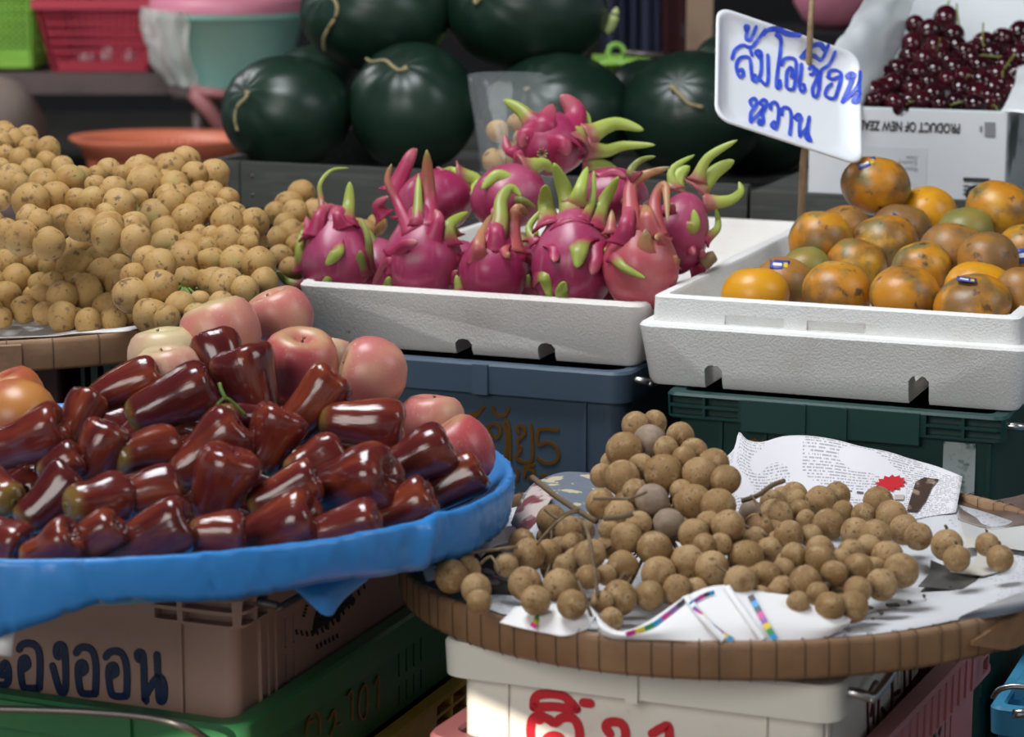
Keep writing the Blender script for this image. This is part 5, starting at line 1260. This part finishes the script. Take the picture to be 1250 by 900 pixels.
pts = [(607,160,14),(630,150,12),(603,196,15),(622,190,17),(640,170,14),(610,222,14),(650,200,15),(632,222,15),(645,236,13),(615,250,15),(642,262,14),(611,280,15),(637,298,15),(618,325,15),(642,350,14)]
it = [dict(x=x, y=y, r=r, d=3.16) for x, y, r in pts]; relax(it, 12, .6)
for q in it:
    s = q['r']*q['d']/FPX; obj('langsat_fruit', R.choice(LKP), bl, Matrix.Translation(P(q['x'], q['y'], min(3.195, max(3.13, q['d'])))-bl.location) @ rand_rot() @ Matrix.Diagonal((s, s, s, 1)))
# ================================================================== NEWSPAPERS ON THE LONGAN TRAY
FLZ = -.030+.008
b = MB(); rg = []; uvs = []; nn_ = 8
for i in range(nn_+1):
    r_ = .01+(TRR-.034)*i/nn_
    for k in range(80):
        a = 2*math.pi*k/80; uvs.append((.5+r_*math.cos(a)*1.7, .5+r_*math.sin(a)*1.7))
    rg.append([Vector((r_*math.cos(a), r_*math.sin(a), FLZ+(.004 if i < 6 else .004+(i-5)*.0045)+.0035*noise.noise(Vector((r_*16*math.cos(a), r_*16*math.sin(a), 7))))) for a in [2*math.pi*k/80 for k in range(80)]])
vs = [q for r in rg for q in r]; fs = [tuple(range(80))]
for i in range(nn_):
    for k in range(80): fs.append((i*80+k, i*80+(k+1) % 80, (i+1)*80+(k+1) % 80, (i+1)*80+k))
b.add(vs, fs, uvs); o = obj('newspaper_sheet', b.mesh('newspaper_sheet', M['news_base']), None, TRm); so = o.modifiers.new('s', 'SOLIDIFY'); so.thickness = .0005
tag(o, 'flat white newspaper sheet covering the floor of the longan tray', 'newspaper')
# upright printed sheet at the back
def dN(x, y): return 2.235+(640-y)*.0012+.006*math.sin(x*.035+y*.01)
TOPN = [(884,560),(896,548),(902,528),(912,537),(930,540),(955,533),(985,532),(1020,537),(1050,545),(1085,552),(1110,560),(1145,570),(1175,582)]
BOTN = [(880,640),(892,645),(905,650),(920,650),(940,650),(960,650),(985,650),(1020,648),(1050,645),(1085,640),(1110,636),(1140,630),(1167,626)]
rows_ = []
for j in range(5):
    f = j/4; rows_.append([(a[0]+(c[0]-a[0])*f, a[1]+(c[1]-a[1])*f, dN(a[0]+(c[0]-a[0])*f, a[1]+(c[1]-a[1])*f)) for a, c in zip(TOPN, BOTN)])
np_ = sheet('newspaper_sheet', rows_, M['news'], None, 3, 0, 0)
tag(np_, 'printed newspaper sheet standing up at the back of the longan tray with a red starburst', 'newspaper')
def decal(parent, pxs, dfun, mat, name, off=.0025, th=.0004):
    b = MB(); q = [P(x, y, dfun(x, y)-off) for x, y in pxs]; b.loft([[p-fw*th for p in q], [p+fw*th for p in q]]); return part(name, b, mat, parent, False, world=True)
sb_ = [(1087+(20 if i % 2 == 0 else 15)*math.cos(i*math.pi/13)*1.0, 590+(10.5 if i % 2 == 0 else 7.5)*math.sin(i*math.pi/13)-math.cos(i*math.pi/13)*2) for i in range(26)]
M['print_red'] = pm('red_print', (.55, .02, .03), .5); M['print_brown'] = pm('dark_brown_print', (.055, .03, .02), .5, [(90, 3, .55, .7, (.30, .22, .16))]); M['print_tan'] = pm('tan_print', (.52, .44, .38), .5)
decal(np_, sb_, dN, M['print_red'], 'printed_starburst')
decal(np_, [(1107,624),(1112,606),(1118,588),(1128,583),(1146,585),(1138,594),(1130,612),(1120,625)], dN, M['print_brown'], 'printed_picture')
decal(np_, [(1092,604),(1104,604),(1103,610),(1092,610)], dN, M['print_tan'], 'printed_picture')
b = MB()
for L in ([(1022,598),(1040,600)], [(1046,601),(1054,602)], [(930,600),(990,604)], [(905,612),(950,618)]):
    for a_, c_ in zip(L[:-1], L[1:]):
        pr = [P(a_[0]+(c_[0]-a_[0])*i/6, a_[1]+(c_[1]-a_[1])*i/6, dN(a_[0]+(c_[0]-a_[0])*i/6, a_[1])-.003) for i in range(7)]; merge(b, ribbon(pr, 2.6*2.25/FPX, -fw))
part('printed_headline', b, M['ink_grey'], np_, world=True)
# front fold with colour bars
def dF(x, y): return 1.838+(785-y)*.0007+.0000011*(x-860)**2*.5
TOPF = [(726,748),(742,764),(760,770),(785,762),(810,746),(835,729),(860,718),(885,714),(912,718),(940,723),(970,728),(1000,736),(1022,746),(1040,758)]
BOTF = [(733,774),(748,779),(765,780),(788,781),(812,782),(836,783),(860,783.5),(885,784),(912,784),(940,783.5),(968,783),(992,781),(1015,776),(1036,764)]
rows_ = []
for j in range(4):
    f = j/3; rows_.append([(a[0]+(c[0]-a[0])*f, a[1]+(c[1]-a[1])*f, dF(a[0]+(c[0]-a[0])*f, a[1]+(c[1]-a[1])*f)-.008*math.sin(f*3.14)) for a, c in zip(TOPF, BOTF)])
fold = sheet('newspaper_fold', rows_, M['paper'], None, 3, .0012, 3); tag(fold, 'white newspaper edge folded over the front rim with colour bars', 'newspaper')
def dF2(x, y):
    f = min(1, max(0, (y-interp(x, TOPF))/max(1, interp(x, BOTF)-interp(x, TOPF)))); return dF(x, y)-.008*math.sin(f*3.14)
def bars(parent, path, w, cols, dfun, off=.0035):
    pts = cr([Vector((x, y, 0)) for x, y in path], 8); L = [0]
    for a_, c_ in zip(pts[:-1], pts[1:]): L.append(L[-1]+(c_-a_).length)
    def at(s):
        for i in range(len(L)-1):
            if L[i+1] >= s-1e-6: return pts[i].lerp(pts[i+1], (s-L[i])/max(1e-6, L[i+1]-L[i]))
        return pts[-1]
    n = len(cols)
    for i, c_ in enumerate(cols):
        if not c_: continue
        q = [at(L[-1]*(i+k/3)/n) for k in range(4)]; pr = [P(p.x, p.y, dfun(p.x, p.y)-off) for p in q]
        part('colour_bar', ribbon(pr, w*1.88/FPX, -fw), M['bar_'+c_], parent, world=True)
CB = ['yellow', 'green', 'cyan', 'magenta', 'violet', 'black']
bars(fold, [(764,775),(795,764),(815,750),(836,733)], 5.5, ['magenta','yellow','green','cyan','magenta','violet','black'], dF2)
bars(fold, [(846,742),(862,757),(876,770),(894,782)], 6.5, ['violet','magenta','yellow','green','cyan','black','violet','yellow','cyan'], dF2)
bars(fold, [(842,738),(858,728),(872,723)], 5, ['cyan','violet','magenta','black','cyan'], dF2)
bars(fold, [(916,727),(926,745),(936,764),(946,781)], 7.5, ['black','cyan','black','magenta','violet','yellow','green','cyan'], dF2)
b = MB()
for path in ([(836,728),(856,752),(872,770),(884,782)], [(886,716),(904,742),(920,765),(932,782)]):
    pr = cr([P(x, y, dF2(x, y)-.003) for x, y in path], 5); merge(b, ribbon(pr, 9*1.88/FPX, (-fw+up*.5).normalized(), .0012))
part('crease', b, M['paper'], fold, world=True)
rows_ = [[(628,741,1.92),(660,739,1.915),(690,738,1.91),(718,740,1.905),(728,750,1.89)], [(618,752,1.905),(650,752,1.895),(680,750,1.89),(705,752,1.885),(722,762,1.878)], [(610,760,1.895),(640,767,1.885),(668,773,1.878),(690,776,1.872),(716,768,1.872)]]
f2 = sheet('newspaper_fold', rows_, M['paper'], None, 4, .0015, 8); tag(f2, 'small white newspaper flap folded over the rim left of the colour bar fold', 'newspaper')
d2 = lambda x, y: 1.912-(y-740)*.0013
bars(f2, [(650,766),(655,757),(662,748)], 8, ['magenta','yellow','green','cyan'], d2, .004)
# dark glossy pages along the left rim
M['page_dark'] = pm('dark_glossy_page', (.030, .032, .034), .3, [(26, 3, .53, .60, (.60, .58, .56)), (17, 3, .60, .66, (.36, .05, .08)), (14, 2, .62, .68, (.02, .16, .07))], rnd=False)
M['page_pink'] = pm('pale_pink_page', (.62, .50, .46), .4, [(34, 3, .55, .62, (.22, .06, .07)), (20, 3, .58, .64, (.05, .045, .04))], rnd=False)
M['page_grey'] = pm('grey_blue_page', (.16, .19, .24), .4, [(70, 2, .56, .60, (.58, .50, .34))], rnd=False)
pg = sheet('magazine_page', [[(494,668,2.09),(520,652,2.085),(560,650,2.12),(600,640,2.17)], [(498,690,2.06),(530,682,2.05),(570,676,2.09),(610,665,2.13)], [(520,712,2.02),(556,722,2.0),(600,720,2.03),(640,712,2.06)], [(556,738,1.975),(592,752,1.945),(640,758,1.94),(700,756,1.935)]], M['page_dark'], None, 6, .004, 1)
tag(pg, 'dark glossy magazine page under the small longan bunch at the left rim', 'newspaper')
pg = sheet('magazine_page', [[(540,662,2.08),(552,656,2.075),(572,655,2.085),(578,668,2.08)], [(545,676,2.062),(556,664,2.055),(572,664,2.06),(580,682,2.06)]], M['page_pink'], None, 6, .003, 4)
tag(pg, 'curled pale pink page scrap beside the blue basket', 'newspaper')
pg = sheet('magazine_page', [[(652,590,2.27),(690,578,2.29),(738,576,2.30)], [(640,604,2.22),(688,600,2.23),(738,602,2.24)], [(636,634,2.16),(690,632,2.17),(740,632,2.18)]], M['page_grey'], None, 6, .003, 6)
tag(pg, 'grey blue page with cream lettering shapes at the back left of the tray', 'newspaper')
pg = sheet('magazine_page', [[(624,640,2.17),(640,606,2.22),(656,586,2.26)], [(632,648,2.14),(650,618,2.18),(668,594,2.22)], [(640,656,2.12),(660,632,2.15),(676,606,2.19)]], M['page_pink'], None, 6, .003, 11)
tag(pg, 'rolled pinkish page leaning between the blue basket and the longans', 'newspaper')
M['page_red'] = pm('red_white_page', (.70, .68, .70), .4, [(12, 2, .53, .57, (.40, .02, .05))], rnd=False)
pg = sheet('magazine_page', [[(575,668,2.10),(590,650,2.12),(612,644,2.15),(626,640,2.16)], [(585,680,2.07),(600,668,2.08),(625,660,2.11),(650,652,2.13)]], M['page_red'], None, 6, .003, 15)
tag(pg, 'red and white page scrap near the middle of the tray left side', 'newspaper')
# right hand side pages
M['page_brown'] = pm('brown_photo_page', (.10, .06, .045), .3, [(5, 3, .5, .6, (.30, .26, .23))], rnd=False)
M['page_silver'] = pm('silver_photo_page', (.55, .55, .54), .3, [(16, 3, .5, .65, (.62, .58, .50))], rnd=False)
pg = sheet('magazine_page', [[(1172,604,2.31),(1200,612,2.29),(1230,608,2.27),(1290,592,2.24)], [(1172,622,2.26),(1205,628,2.25),(1240,626,2.23),(1290,616,2.2)], [(1170,634,2.22),(1205,644,2.20),(1240,642,2.19),(1290,636,2.16)]], M['page_brown'], None, 6, .002, 21)
tag(pg, 'brown photo page curled at the far right of the longan tray', 'newspaper')
pg = sheet('magazine_page', [[(1170,634,2.215),(1205,645,2.195),(1240,643,2.185),(1290,637,2.155)], [(1172,650,2.17),(1210,658,2.16),(1245,656,2.15),(1290,650,2.12)], [(1180,668,2.125),(1215,668,2.12),(1250,672,2.10),(1290,668,2.08)]], M['page_silver'], None, 6, .002, 23)
tag(pg, 'silvery curled page below the brown photo page at the right', 'newspaper')
M['page_slate'] = pm('dark_slate_print', (.065, .06, .055), .45, [(30, 4, .5, .7, (.13, .12, .11))], rnd=False)
DP = lambda x, y: dplane(y, -.012)
def flat_patch(pxs, mat, nm, lab, off):
    b = MB(); q = [P(x, y, DP(x, y)*off) for x, y in pxs]; b.loft([[p-Z*.0004 for p in q], [p+Z*.0004 for p in q]]); o = obj(nm, b.mesh(nm, mat, False)); return tag(o, lab, 'newspaper')
flat_patch([(1121,716),(1135,700),(1136,684),(1150,690),(1200,700),(1242,694),(1252,702),(1240,712),(1200,719),(1160,720)], M['page_slate'], 'newspaper_scrap', 'dark printed paper piece under the loose longans', .994)
flat_patch([(1160,698),(1190,688),(1196,664),(1215,650),(1240,658),(1248,676),(1240,694),(1200,703)], M['page_silver'], 'newspaper_scrap', 'pale rounded paper piece under the right pair of loose longans', .988)
b = MB(); b.loft([[P(1168,753,1.892), P(1205,738,1.915), P(1262,715,1.945)], [P(1168,756,1.885), P(1210,748,1.885), P(1262,732,1.90)], [P(1170,759,1.884), P(1215,754,1.88), P(1262,744,1.885)]], False, False, False)
M['page_black'] = pm('black_glossy_page', (.03, .035, .05), .18, [(4, 2, .5, .56, (.35, .36, .38))], rnd=False)
o = obj('magazine_page', b.mesh('magazine_page', M['page_black'])); so = o.modifiers.new('s', 'SOLIDIFY'); so.thickness = .0005; sb = o.modifiers.new('ss', 'SUBSURF'); sb.levels = 2; sb.render_levels = 2
tag(o, 'black glossy page edge curling over the front rim at the right', 'newspaper')
b = MB()
for x, y, w, h, a_ in ((1090,739,16,5,.2),(1110,735,4,2,0),(1080,722,8,3,.5),(1160,716,3,2,0),(1100,755,9,2,0),(1075,748,4,2,.3),(1150,742,5,2,0),(1190,728,4,1.5,0),(1128,728,3,1.5,0),(1066,757,3,1.5,0),(1060,742,10,2.5,.4)):
    q = P(x, y, DP(x, y)*.993); b.box(q, (w*1.95/FPX, .006, .0015), Matrix.Rotation(a_, 3, 'Z'))
o = obj('leaf_crumbs', b.mesh('leaf_crumbs', M['page_slate'], False)); tag(o, 'dry leaf and twig crumbs scattered on the white newspaper', 'crumbs', None, 'stuff')
# ================================================================== BACKGROUND SHELF
DB = 7.4; zs = P(100, 89, DB).z
t = thing('shelf', 'dark wooden shelf board behind the fruit at the left carrying the plastic baskets', 'shelf', Matrix.Translation(P(100, 100, DB)))
xl, xr = P(-120, 90, DB).x, P(300, 90, DB).x; yb = P(100, 89, DB).y; hB = 26*DB/FPX
b = MB(); b.bbox((xl, yb, zs-hB), (xr, yb+.5, zs)); part('board', b, M['wood_shelf'], t, False, world=True)
for x in (xl+.1, xr-.1):
    b = MB(); b.bbox((x, yb+.3, 0), (x+.07, yb+.37, zs-hB)); part('leg', b, M['wood_shelf'], t, False, world=True)
def basket(label, x0t, x1t, x0b, x1b, ytop, ybot, d, mat, dep=.28, cols_=16, rows__=7, rimx=6, name='plastic_basket'):
    """tapering box basket with a real lattice wall"""
    s = d/FPX; zb_ = P((x0b+x1b)/2, ybot, d).z; zt_ = P((x0t+x1t)/2, ytop, d).z; y0 = P(0, ybot, d).y
    X = lambda x: P(x, ybot, d).x
    t = thing(name, label, 'basket', Matrix.Translation(Vector(((X(x0b)+X(x1b))/2, y0, zb_))))
    def corner(f): return X(x0b+(x0t-x0b)*f), X(x1b+(x1t-x1b)*f), -(f*.03), dep+f*.03
    b = MB()
    def bar(p, q, r): b.tube([p, q], r, 4)
    hh = zt_-zb_
    def pt(side, g, f):
        xa, xb, ya, yb2 = corner(f); z_ = zb_+hh*f
        return {0: Vector((xa+(xb-xa)*g, y0+ya, z_)), 1: Vector((xb, y0+ya+(yb2-ya)*g, z_)), 2: Vector((xb+(xa-xb)*g, y0+yb2, z_)), 3: Vector((xa, y0+yb2+(ya-yb2)*g, z_))}[side]
    for side in range(4):
        for i in range(cols_+1): bar(pt(side, i/cols_, 0), pt(side, i/cols_, 1), .0035 if 0 < i < cols_ else .010)
        for j in range(1, rows__): bar(pt(side, 0, j/rows__), pt(side, 1, j/rows__), .0035)
        for f0, f1, th in ((0, .16, .004),):
            q = [pt(side, 0, f0), pt(side, 1, f0), pt(side, 1, f1), pt(side, 0, f1)]; b.loft([[v_ for v_ in q], [v_+Vector((0, .004, 0)) for v_ in q]])
    part('lattice', b, mat, t, False, world=True)
    b = MB(); rg = []
    for f, o_, zz in ((1, 0, 0), (1, .014, .004), (1, .016, .03), (1, .0, .034), (1, -.008, .03)):
        xa, xb, ya, yb2 = corner(f); rg.append([Vector(q) for q in ((xa-o_, y0+ya-o_, zt_+zz-.018), (xb+o_, y0+ya-o_, zt_+zz-.018), (xb+o_, y0+yb2+o_, zt_+zz-.018), (xa-o_, y0+yb2+o_, zt_+zz-.018))])
    b.loft(rg, False, False); part('rim', b, mat, t, False, world=True)
    xa, xb, ya, yb2 = corner(0); b = MB(); b.bbox((xa, y0+ya, zb_), (xb, y0+yb2, zb_+.008)); part('bottom', b, mat, t, False, world=True)
    return t
basket('red lattice basket of things on the shelf between the green and mint tubs', 50, 196, 68, 180, 4, 87, DB+.02, M['red_plastic'])
basket('lime green lattice basket at the left end of the shelf', -90, 44, -80, 40, -20, 83, DB+.04, M['lime_plastic'])
# things seen through the red basket: pale bags
for i, (x, y, r) in enumerate(((105,71,9),(131,67,9),(158,69,8))):
    o = obj('packet', lump('packet', M['sticker_white'], r*(DB+.1)/FPX, i+60, amp=.25), None, Matrix.Translation(P(x, y, DB+.12))); tag(o, 'small pale packet in the red basket, '+['left','middle','right'][i]+' of three', 'packet', 'packets in the red basket')
# mint tub in cloudy bag
cT = P(283, 105, 7.05); s = 7.05/FPX
t = thing('plastic_tub', 'round mint green plastic tub in a cloudy plastic bag at the end of the shelf', 'tub', Matrix.Translation(cT))
Rt, Rb, ht = 92*s, 68*s, 96*s
b = MB(); b.lathe([(0, 0), (Rb-.01, 0), (Rb, .008), (Rt-.01, ht-.03), (Rt+.006, ht-.028), (Rt+.010, ht-.004), (Rt+.004, ht), (Rt-.012, ht-.004), (Rb-.012, .012), (0, .010)], 48); part('tub', b, M['mint_plastic'], t)
b = MB(); b.lathe([(Rt+.012, ht-.012), (Rt+.014, ht+.012), (Rt+.004, ht+.03), (0, ht+.045)], 40); part('lid', b, M['pink_plastic'], t)
b = MB(); rg = []
for i in range(8):
    f = i/7; ring = []
    for k in range(40):
        a = math.radians(150+ 95*k/39); r_ = (Rb+(Rt-Rb)*f)+.018+.03*noise.noise(Vector((k*.35, f*5, 2)))+(.03*math.sin(f*3)*max(0, math.cos(a-math.pi)))
        ring.append(Vector((r_*math.cos(a), r_*math.sin(a), ht*f*.95+.01)))
    rg.append(ring)
b.loft(rg, False, False, False); part('bag_film', b, M['wrap'], t)
t = thing('stool', 'stool with a slanting pink steel brace under the mint green tub', 'stool', Matrix.Translation(Vector((cT.x, cT.y, 0))))
b = MB(); b.lathe([(0, cT.z-.035), (Rb+.01, cT.z-.035), (Rb+.015, cT.z-.01), (Rb+.01, cT.z-.001), (0, cT.z-.001)], 32); part('seat', b, M['wood_shelf'], t)
for k in range(4):
    a = math.pi/4+k*math.pi/2; q = Vector((Rb*.75*math.cos(a), Rb*.75*math.sin(a), 0)); b = MB(); b.tube([q*1.15, q+Vector((0, 0, cT.z-.035))], .016, 8); part('leg', b, M['wood_shelf'], t)
b = MB(); db_ = 6.84; b.tube([P(236, 112, db_), P(258, 138, db_+.02), P(300, 200, db_+.06)], .022, 8); b.tube([P(232, 110, db_), P(300, 119, db_)], .015, 8); part('brace', b, M['pink_paint'], t, world=True)
# orange basket on the lower level
dO = 6.6; cO = P(205, 232, dO); s = dO/FPX
t = thing('plastic_basket', 'wide round orange basket below the shelf', 'basket', Matrix.Translation(cO))
RtO = 118*s; hO = 66*s
b = MB()
for k in range(64):
    a = 2*math.pi*k/64; ca, sa = math.cos(a), math.sin(a)
    b.tube([Vector((RtO*.72*ca, RtO*.72*sa*.8, 0)), Vector((RtO*.84*ca, RtO*.84*sa*.8, hO*.8))], .006, 4)
part('lattice', b, M['orange_plastic'], t, False)
b = MB(); n = 56
def ell(r, z_): return [Vector((r*math.cos(2*math.pi*k/n), r*.8*math.sin(2*math.pi*k/n), z_)) for k in range(n)]
b.loft([ell(RtO*.83, hO*.66), ell(RtO*.86, hO*.66), ell(RtO*.90, hO*.84), ell(RtO, hO*.97), ell(RtO*.99, hO), ell(RtO*.86, hO*.94), ell(RtO*.83, hO*.72)], False, False); part('rim', b, M['orange_plastic'], t)
b = MB(); b.loft([ell(RtO*.70, -.006), ell(RtO*.73, 0), ell(RtO*.74, hO*.12), ell(RtO*.72, hO*.12)], True, True); part('bottom', b, M['orange_plastic'], t)
b = MB(); zt_ = cO.z-.007; b.bbox((P(-160, 230, dO).x, cO.y-.42, zt_-.03), (P(330, 230, dO).x, cO.y+.22, zt_))
t = thing('low_table', 'dark low table below the shelf carrying the orange basket', 'table', Matrix.Translation(Vector((cO.x, cO.y, 0))))
part('table_top', b, M['wood_shelf'], t, False, world=True)
for x in (P(-150, 230, dO).x, P(318, 230, dO).x):
    for y in (cO.y-.40, cO.y+.16):
        b = MB(); b.bbox((x, y, 0), (x+.05, y+.05, zt_-.03)); part('leg', b, M['wood_shelf'], t, False, world=True)
qs_ = P(-8, 165, 6.5); qs_.z = zt_+.165
so_ = obj('sack', lump('sack', M['sack'], .14, 91, amp=.14), None, Matrix.Translation(qs_) @ Matrix.Diagonal((1.0, .9, 1.15, 1))); tag(so_, 'grey brown sack at the left edge below the shelf', 'sack')
# post, pink bowl, lime crate and hanging cloths behind the melons
pa, pb_ = P(856, 62, 5.2), P(851, -60, 5.2)
b = MB(); xx = (pa.x+pb_.x)/2; b.bbox((xx-.026, pa.y-.026, 0), (xx+.026, pa.y+.026, 2.2))
o = obj('wooden_post', b.mesh('wooden_post', M['wood_post'], False)); tag(o, 'tan wooden post behind the watermelons left of the price sign', 'post')
s = 6.0/FPX; cB = P(1016, -16, 6.0)
b = MB(); b.lathe([(0, -.095), (.035, -.093), (.065, -.075), (.088, -.035), (.095, .02), (.092, .022), (.083, -.03), (.06, -.066), (0, -.08)], 40); b.v = [q*1.06 for q in b.v]
o = obj('pink_bowl', b.mesh('pink_bowl', M['pink_plastic']), None, Matrix.Translation(cB)); tag(o, 'blurred pink plastic bowl behind the price sign', 'bowl')
b = MB(); b.tube(cr([P(985, -60, 6.02), P(1016, -58, 5.98), P(1047, -60, 6.02)], 4), .004, 6); 
zz = cB.z-.102; b = MB(); b.bbox((cB.x-.35, cB.y-.2, zz-.03), (cB.x+.9, cB.y+.25, zz)); 
t = thing('back_table', 'dark table far behind the price sign under the pink bowl', 'table', Matrix.Translation(Vector((cB.x, cB.y, 0))))
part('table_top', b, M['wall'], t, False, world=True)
for x in (cB.x-.34, cB.x+.84):
    for y in (cB.y-.19, cB.y+.2):
        b = MB(); b.bbox((x, y, 0), (x+.04, y+.04, zz-.03)); part('leg', b, M['wall'], t, False, world=True)
lm = thing('lime_crate', 'lime green plastic crate with a ring grip behind the watermelons', 'crate', Matrix.Translation(P(765, 78, 4.65)))
zq = P(765, 77, 4.65).z; c0, c1 = P(728, 80, 4.65), P(800, 80, 4.65)
b = MB(); b.bbox((c0.x, c0.y, 0), (c1.x, c0.y+.25, zq)); part('body', b, M['lime_plastic'], lm, False, world=True)
b = MB(); q = P(752, 64, 4.64); rg = [[], []]
pts = [q+rt*(.015*math.cos(a))+up*(.015*math.sin(a)) for a in [math.pi*2*k/24 for k in range(25)]]
b.tube(pts, .0055, 8, False); b.loft([[P(728,80,4.63),P(735,74,4.63),P(744,70,4.63),P(762,72,4.63),P(800,74,4.63),P(800,80,4.63)], [P(728,80,4.66),P(735,74,4.66),P(744,70,4.66),P(762,72,4.66),P(800,74,4.66),P(800,80,4.66)]])
part('ring_grip', b, M['lime_plastic'], lm, world=True)
b = MB(); b.tube([P(764, 65, 4.63), P(810, 68, 4.63)], .006, 8); part('rod', b, M['metal_dark'], lm, world=True)
for x0, x1, mt, lab in ((735, 806, 'navy_cloth', 'navy cloth hanging in the dark behind the watermelons'), (806, 838, 'red_cloth', 'dark red cloth hanging beside the navy one at the back')):
    rg = []
    for y in (-70, 60, 160):
        rg.append([P(x0+(x1-x0)*i/24, y, 7.0+.02*math.sin(i*1.3)+.01*math.sin(i*2.9)) for i in range(25)])
    b = MB(); b.loft(rg, False, False, False); o = obj('hanging_cloth', b.mesh('hanging_cloth', M[mt])); so = o.modifiers.new('s', 'SOLIDIFY'); so.thickness = .004; tag(o, lab, 'cloth')
# ================================================================== LIGHT
w = bpy.data.worlds.new('sky'); sc.world = w; w.use_nodes = True
bgn = w.node_tree.nodes['Background']; bgn.inputs[0].default_value = (.80, .90, 1.0, 1); bgn.inputs[1].default_value = .22
def area(name, loc, tgt, sx, sy, pw, col):
    l = bpy.data.lights.new(name, 'AREA'); l.shape = 'RECTANGLE'; l.size = sx; l.size_y = sy; l.energy = pw; l.color = col
    o = bpy.data.objects.new(name, l); COL.objects.link(o); o.location = loc; o.rotation_euler = (Vector(tgt)-Vector(loc)).to_track_quat('-Z', 'Y').to_euler(); return o
area('daylight_opening', (-.7, 2.4, 2.9), (.1, 2.6, .4), 1.3, 1.0, 50, (.93, .97, 1.0))
area('fill_front', (-1.6, -.9, 1.9), (.1, 2.4, .40), 1.8, 1.4, 35, (1.0, .97, .93))  # soft fill lamp added behind the camera to lift the front faces
area('daylight_side', (2.4, 1.5, 2.3), (.3, 2.7, .5), 1.0, 1.2, 13, (.92, .96, 1.0))
area('fill_back', (-2.6, 5.6, 2.5), (-1.5, 7.2, .4), 1.2, 1.0, 55, (.97, .98, 1.0))  # extra lamp added to brighten the shelf and its baskets
# unseen awning, added and shaped so sun reaches only the white crate's foot
sdir = Vector((.34, .80, -.34)).normalized(); ZA = 3.6
fp_ = worg+V*.014
def on_blocker(x, y):
    p = on_plane(x, y, fp_, -V); return p-sdir*((ZA-p.z)/-sdir.z)
A_, B_ = on_blocker(566, 846), on_blocker(690, 903); dr_ = (B_-A_).normalized()
poly = [A_+Vector((-8, -2.6, 0)), A_, A_+dr_*2.6, A_+dr_*2.6+Vector((12, 0, 0)), Vector((12, 10, ZA)), Vector((-12, 10, ZA))]
b = MB(); b.loft([[q for q in poly], [q+Vector((0, 0, .01)) for q in poly]]); struct('sun_blocker', b, pm('blocker_cloth', (.10, .10, .11), .9, rnd=False))
sl = bpy.data.lights.new('sun', 'SUN'); sl.energy = 4.0; sl.angle = .0015; sl.color = (1, .90, .76); so_ = bpy.data.objects.new('sun', sl); COL.objects.link(so_); so_.rotation_euler = sdir.to_track_quat('-Z', 'Y').to_euler()
vs_ = sc.view_settings; sc.display_settings.display_device = 'sRGB'; vs_.view_transform = 'Standard'; vs_.look = 'None'; vs_.exposure = 0.62; vs_.gamma = 1.0; vs_.use_curve_mapping = False
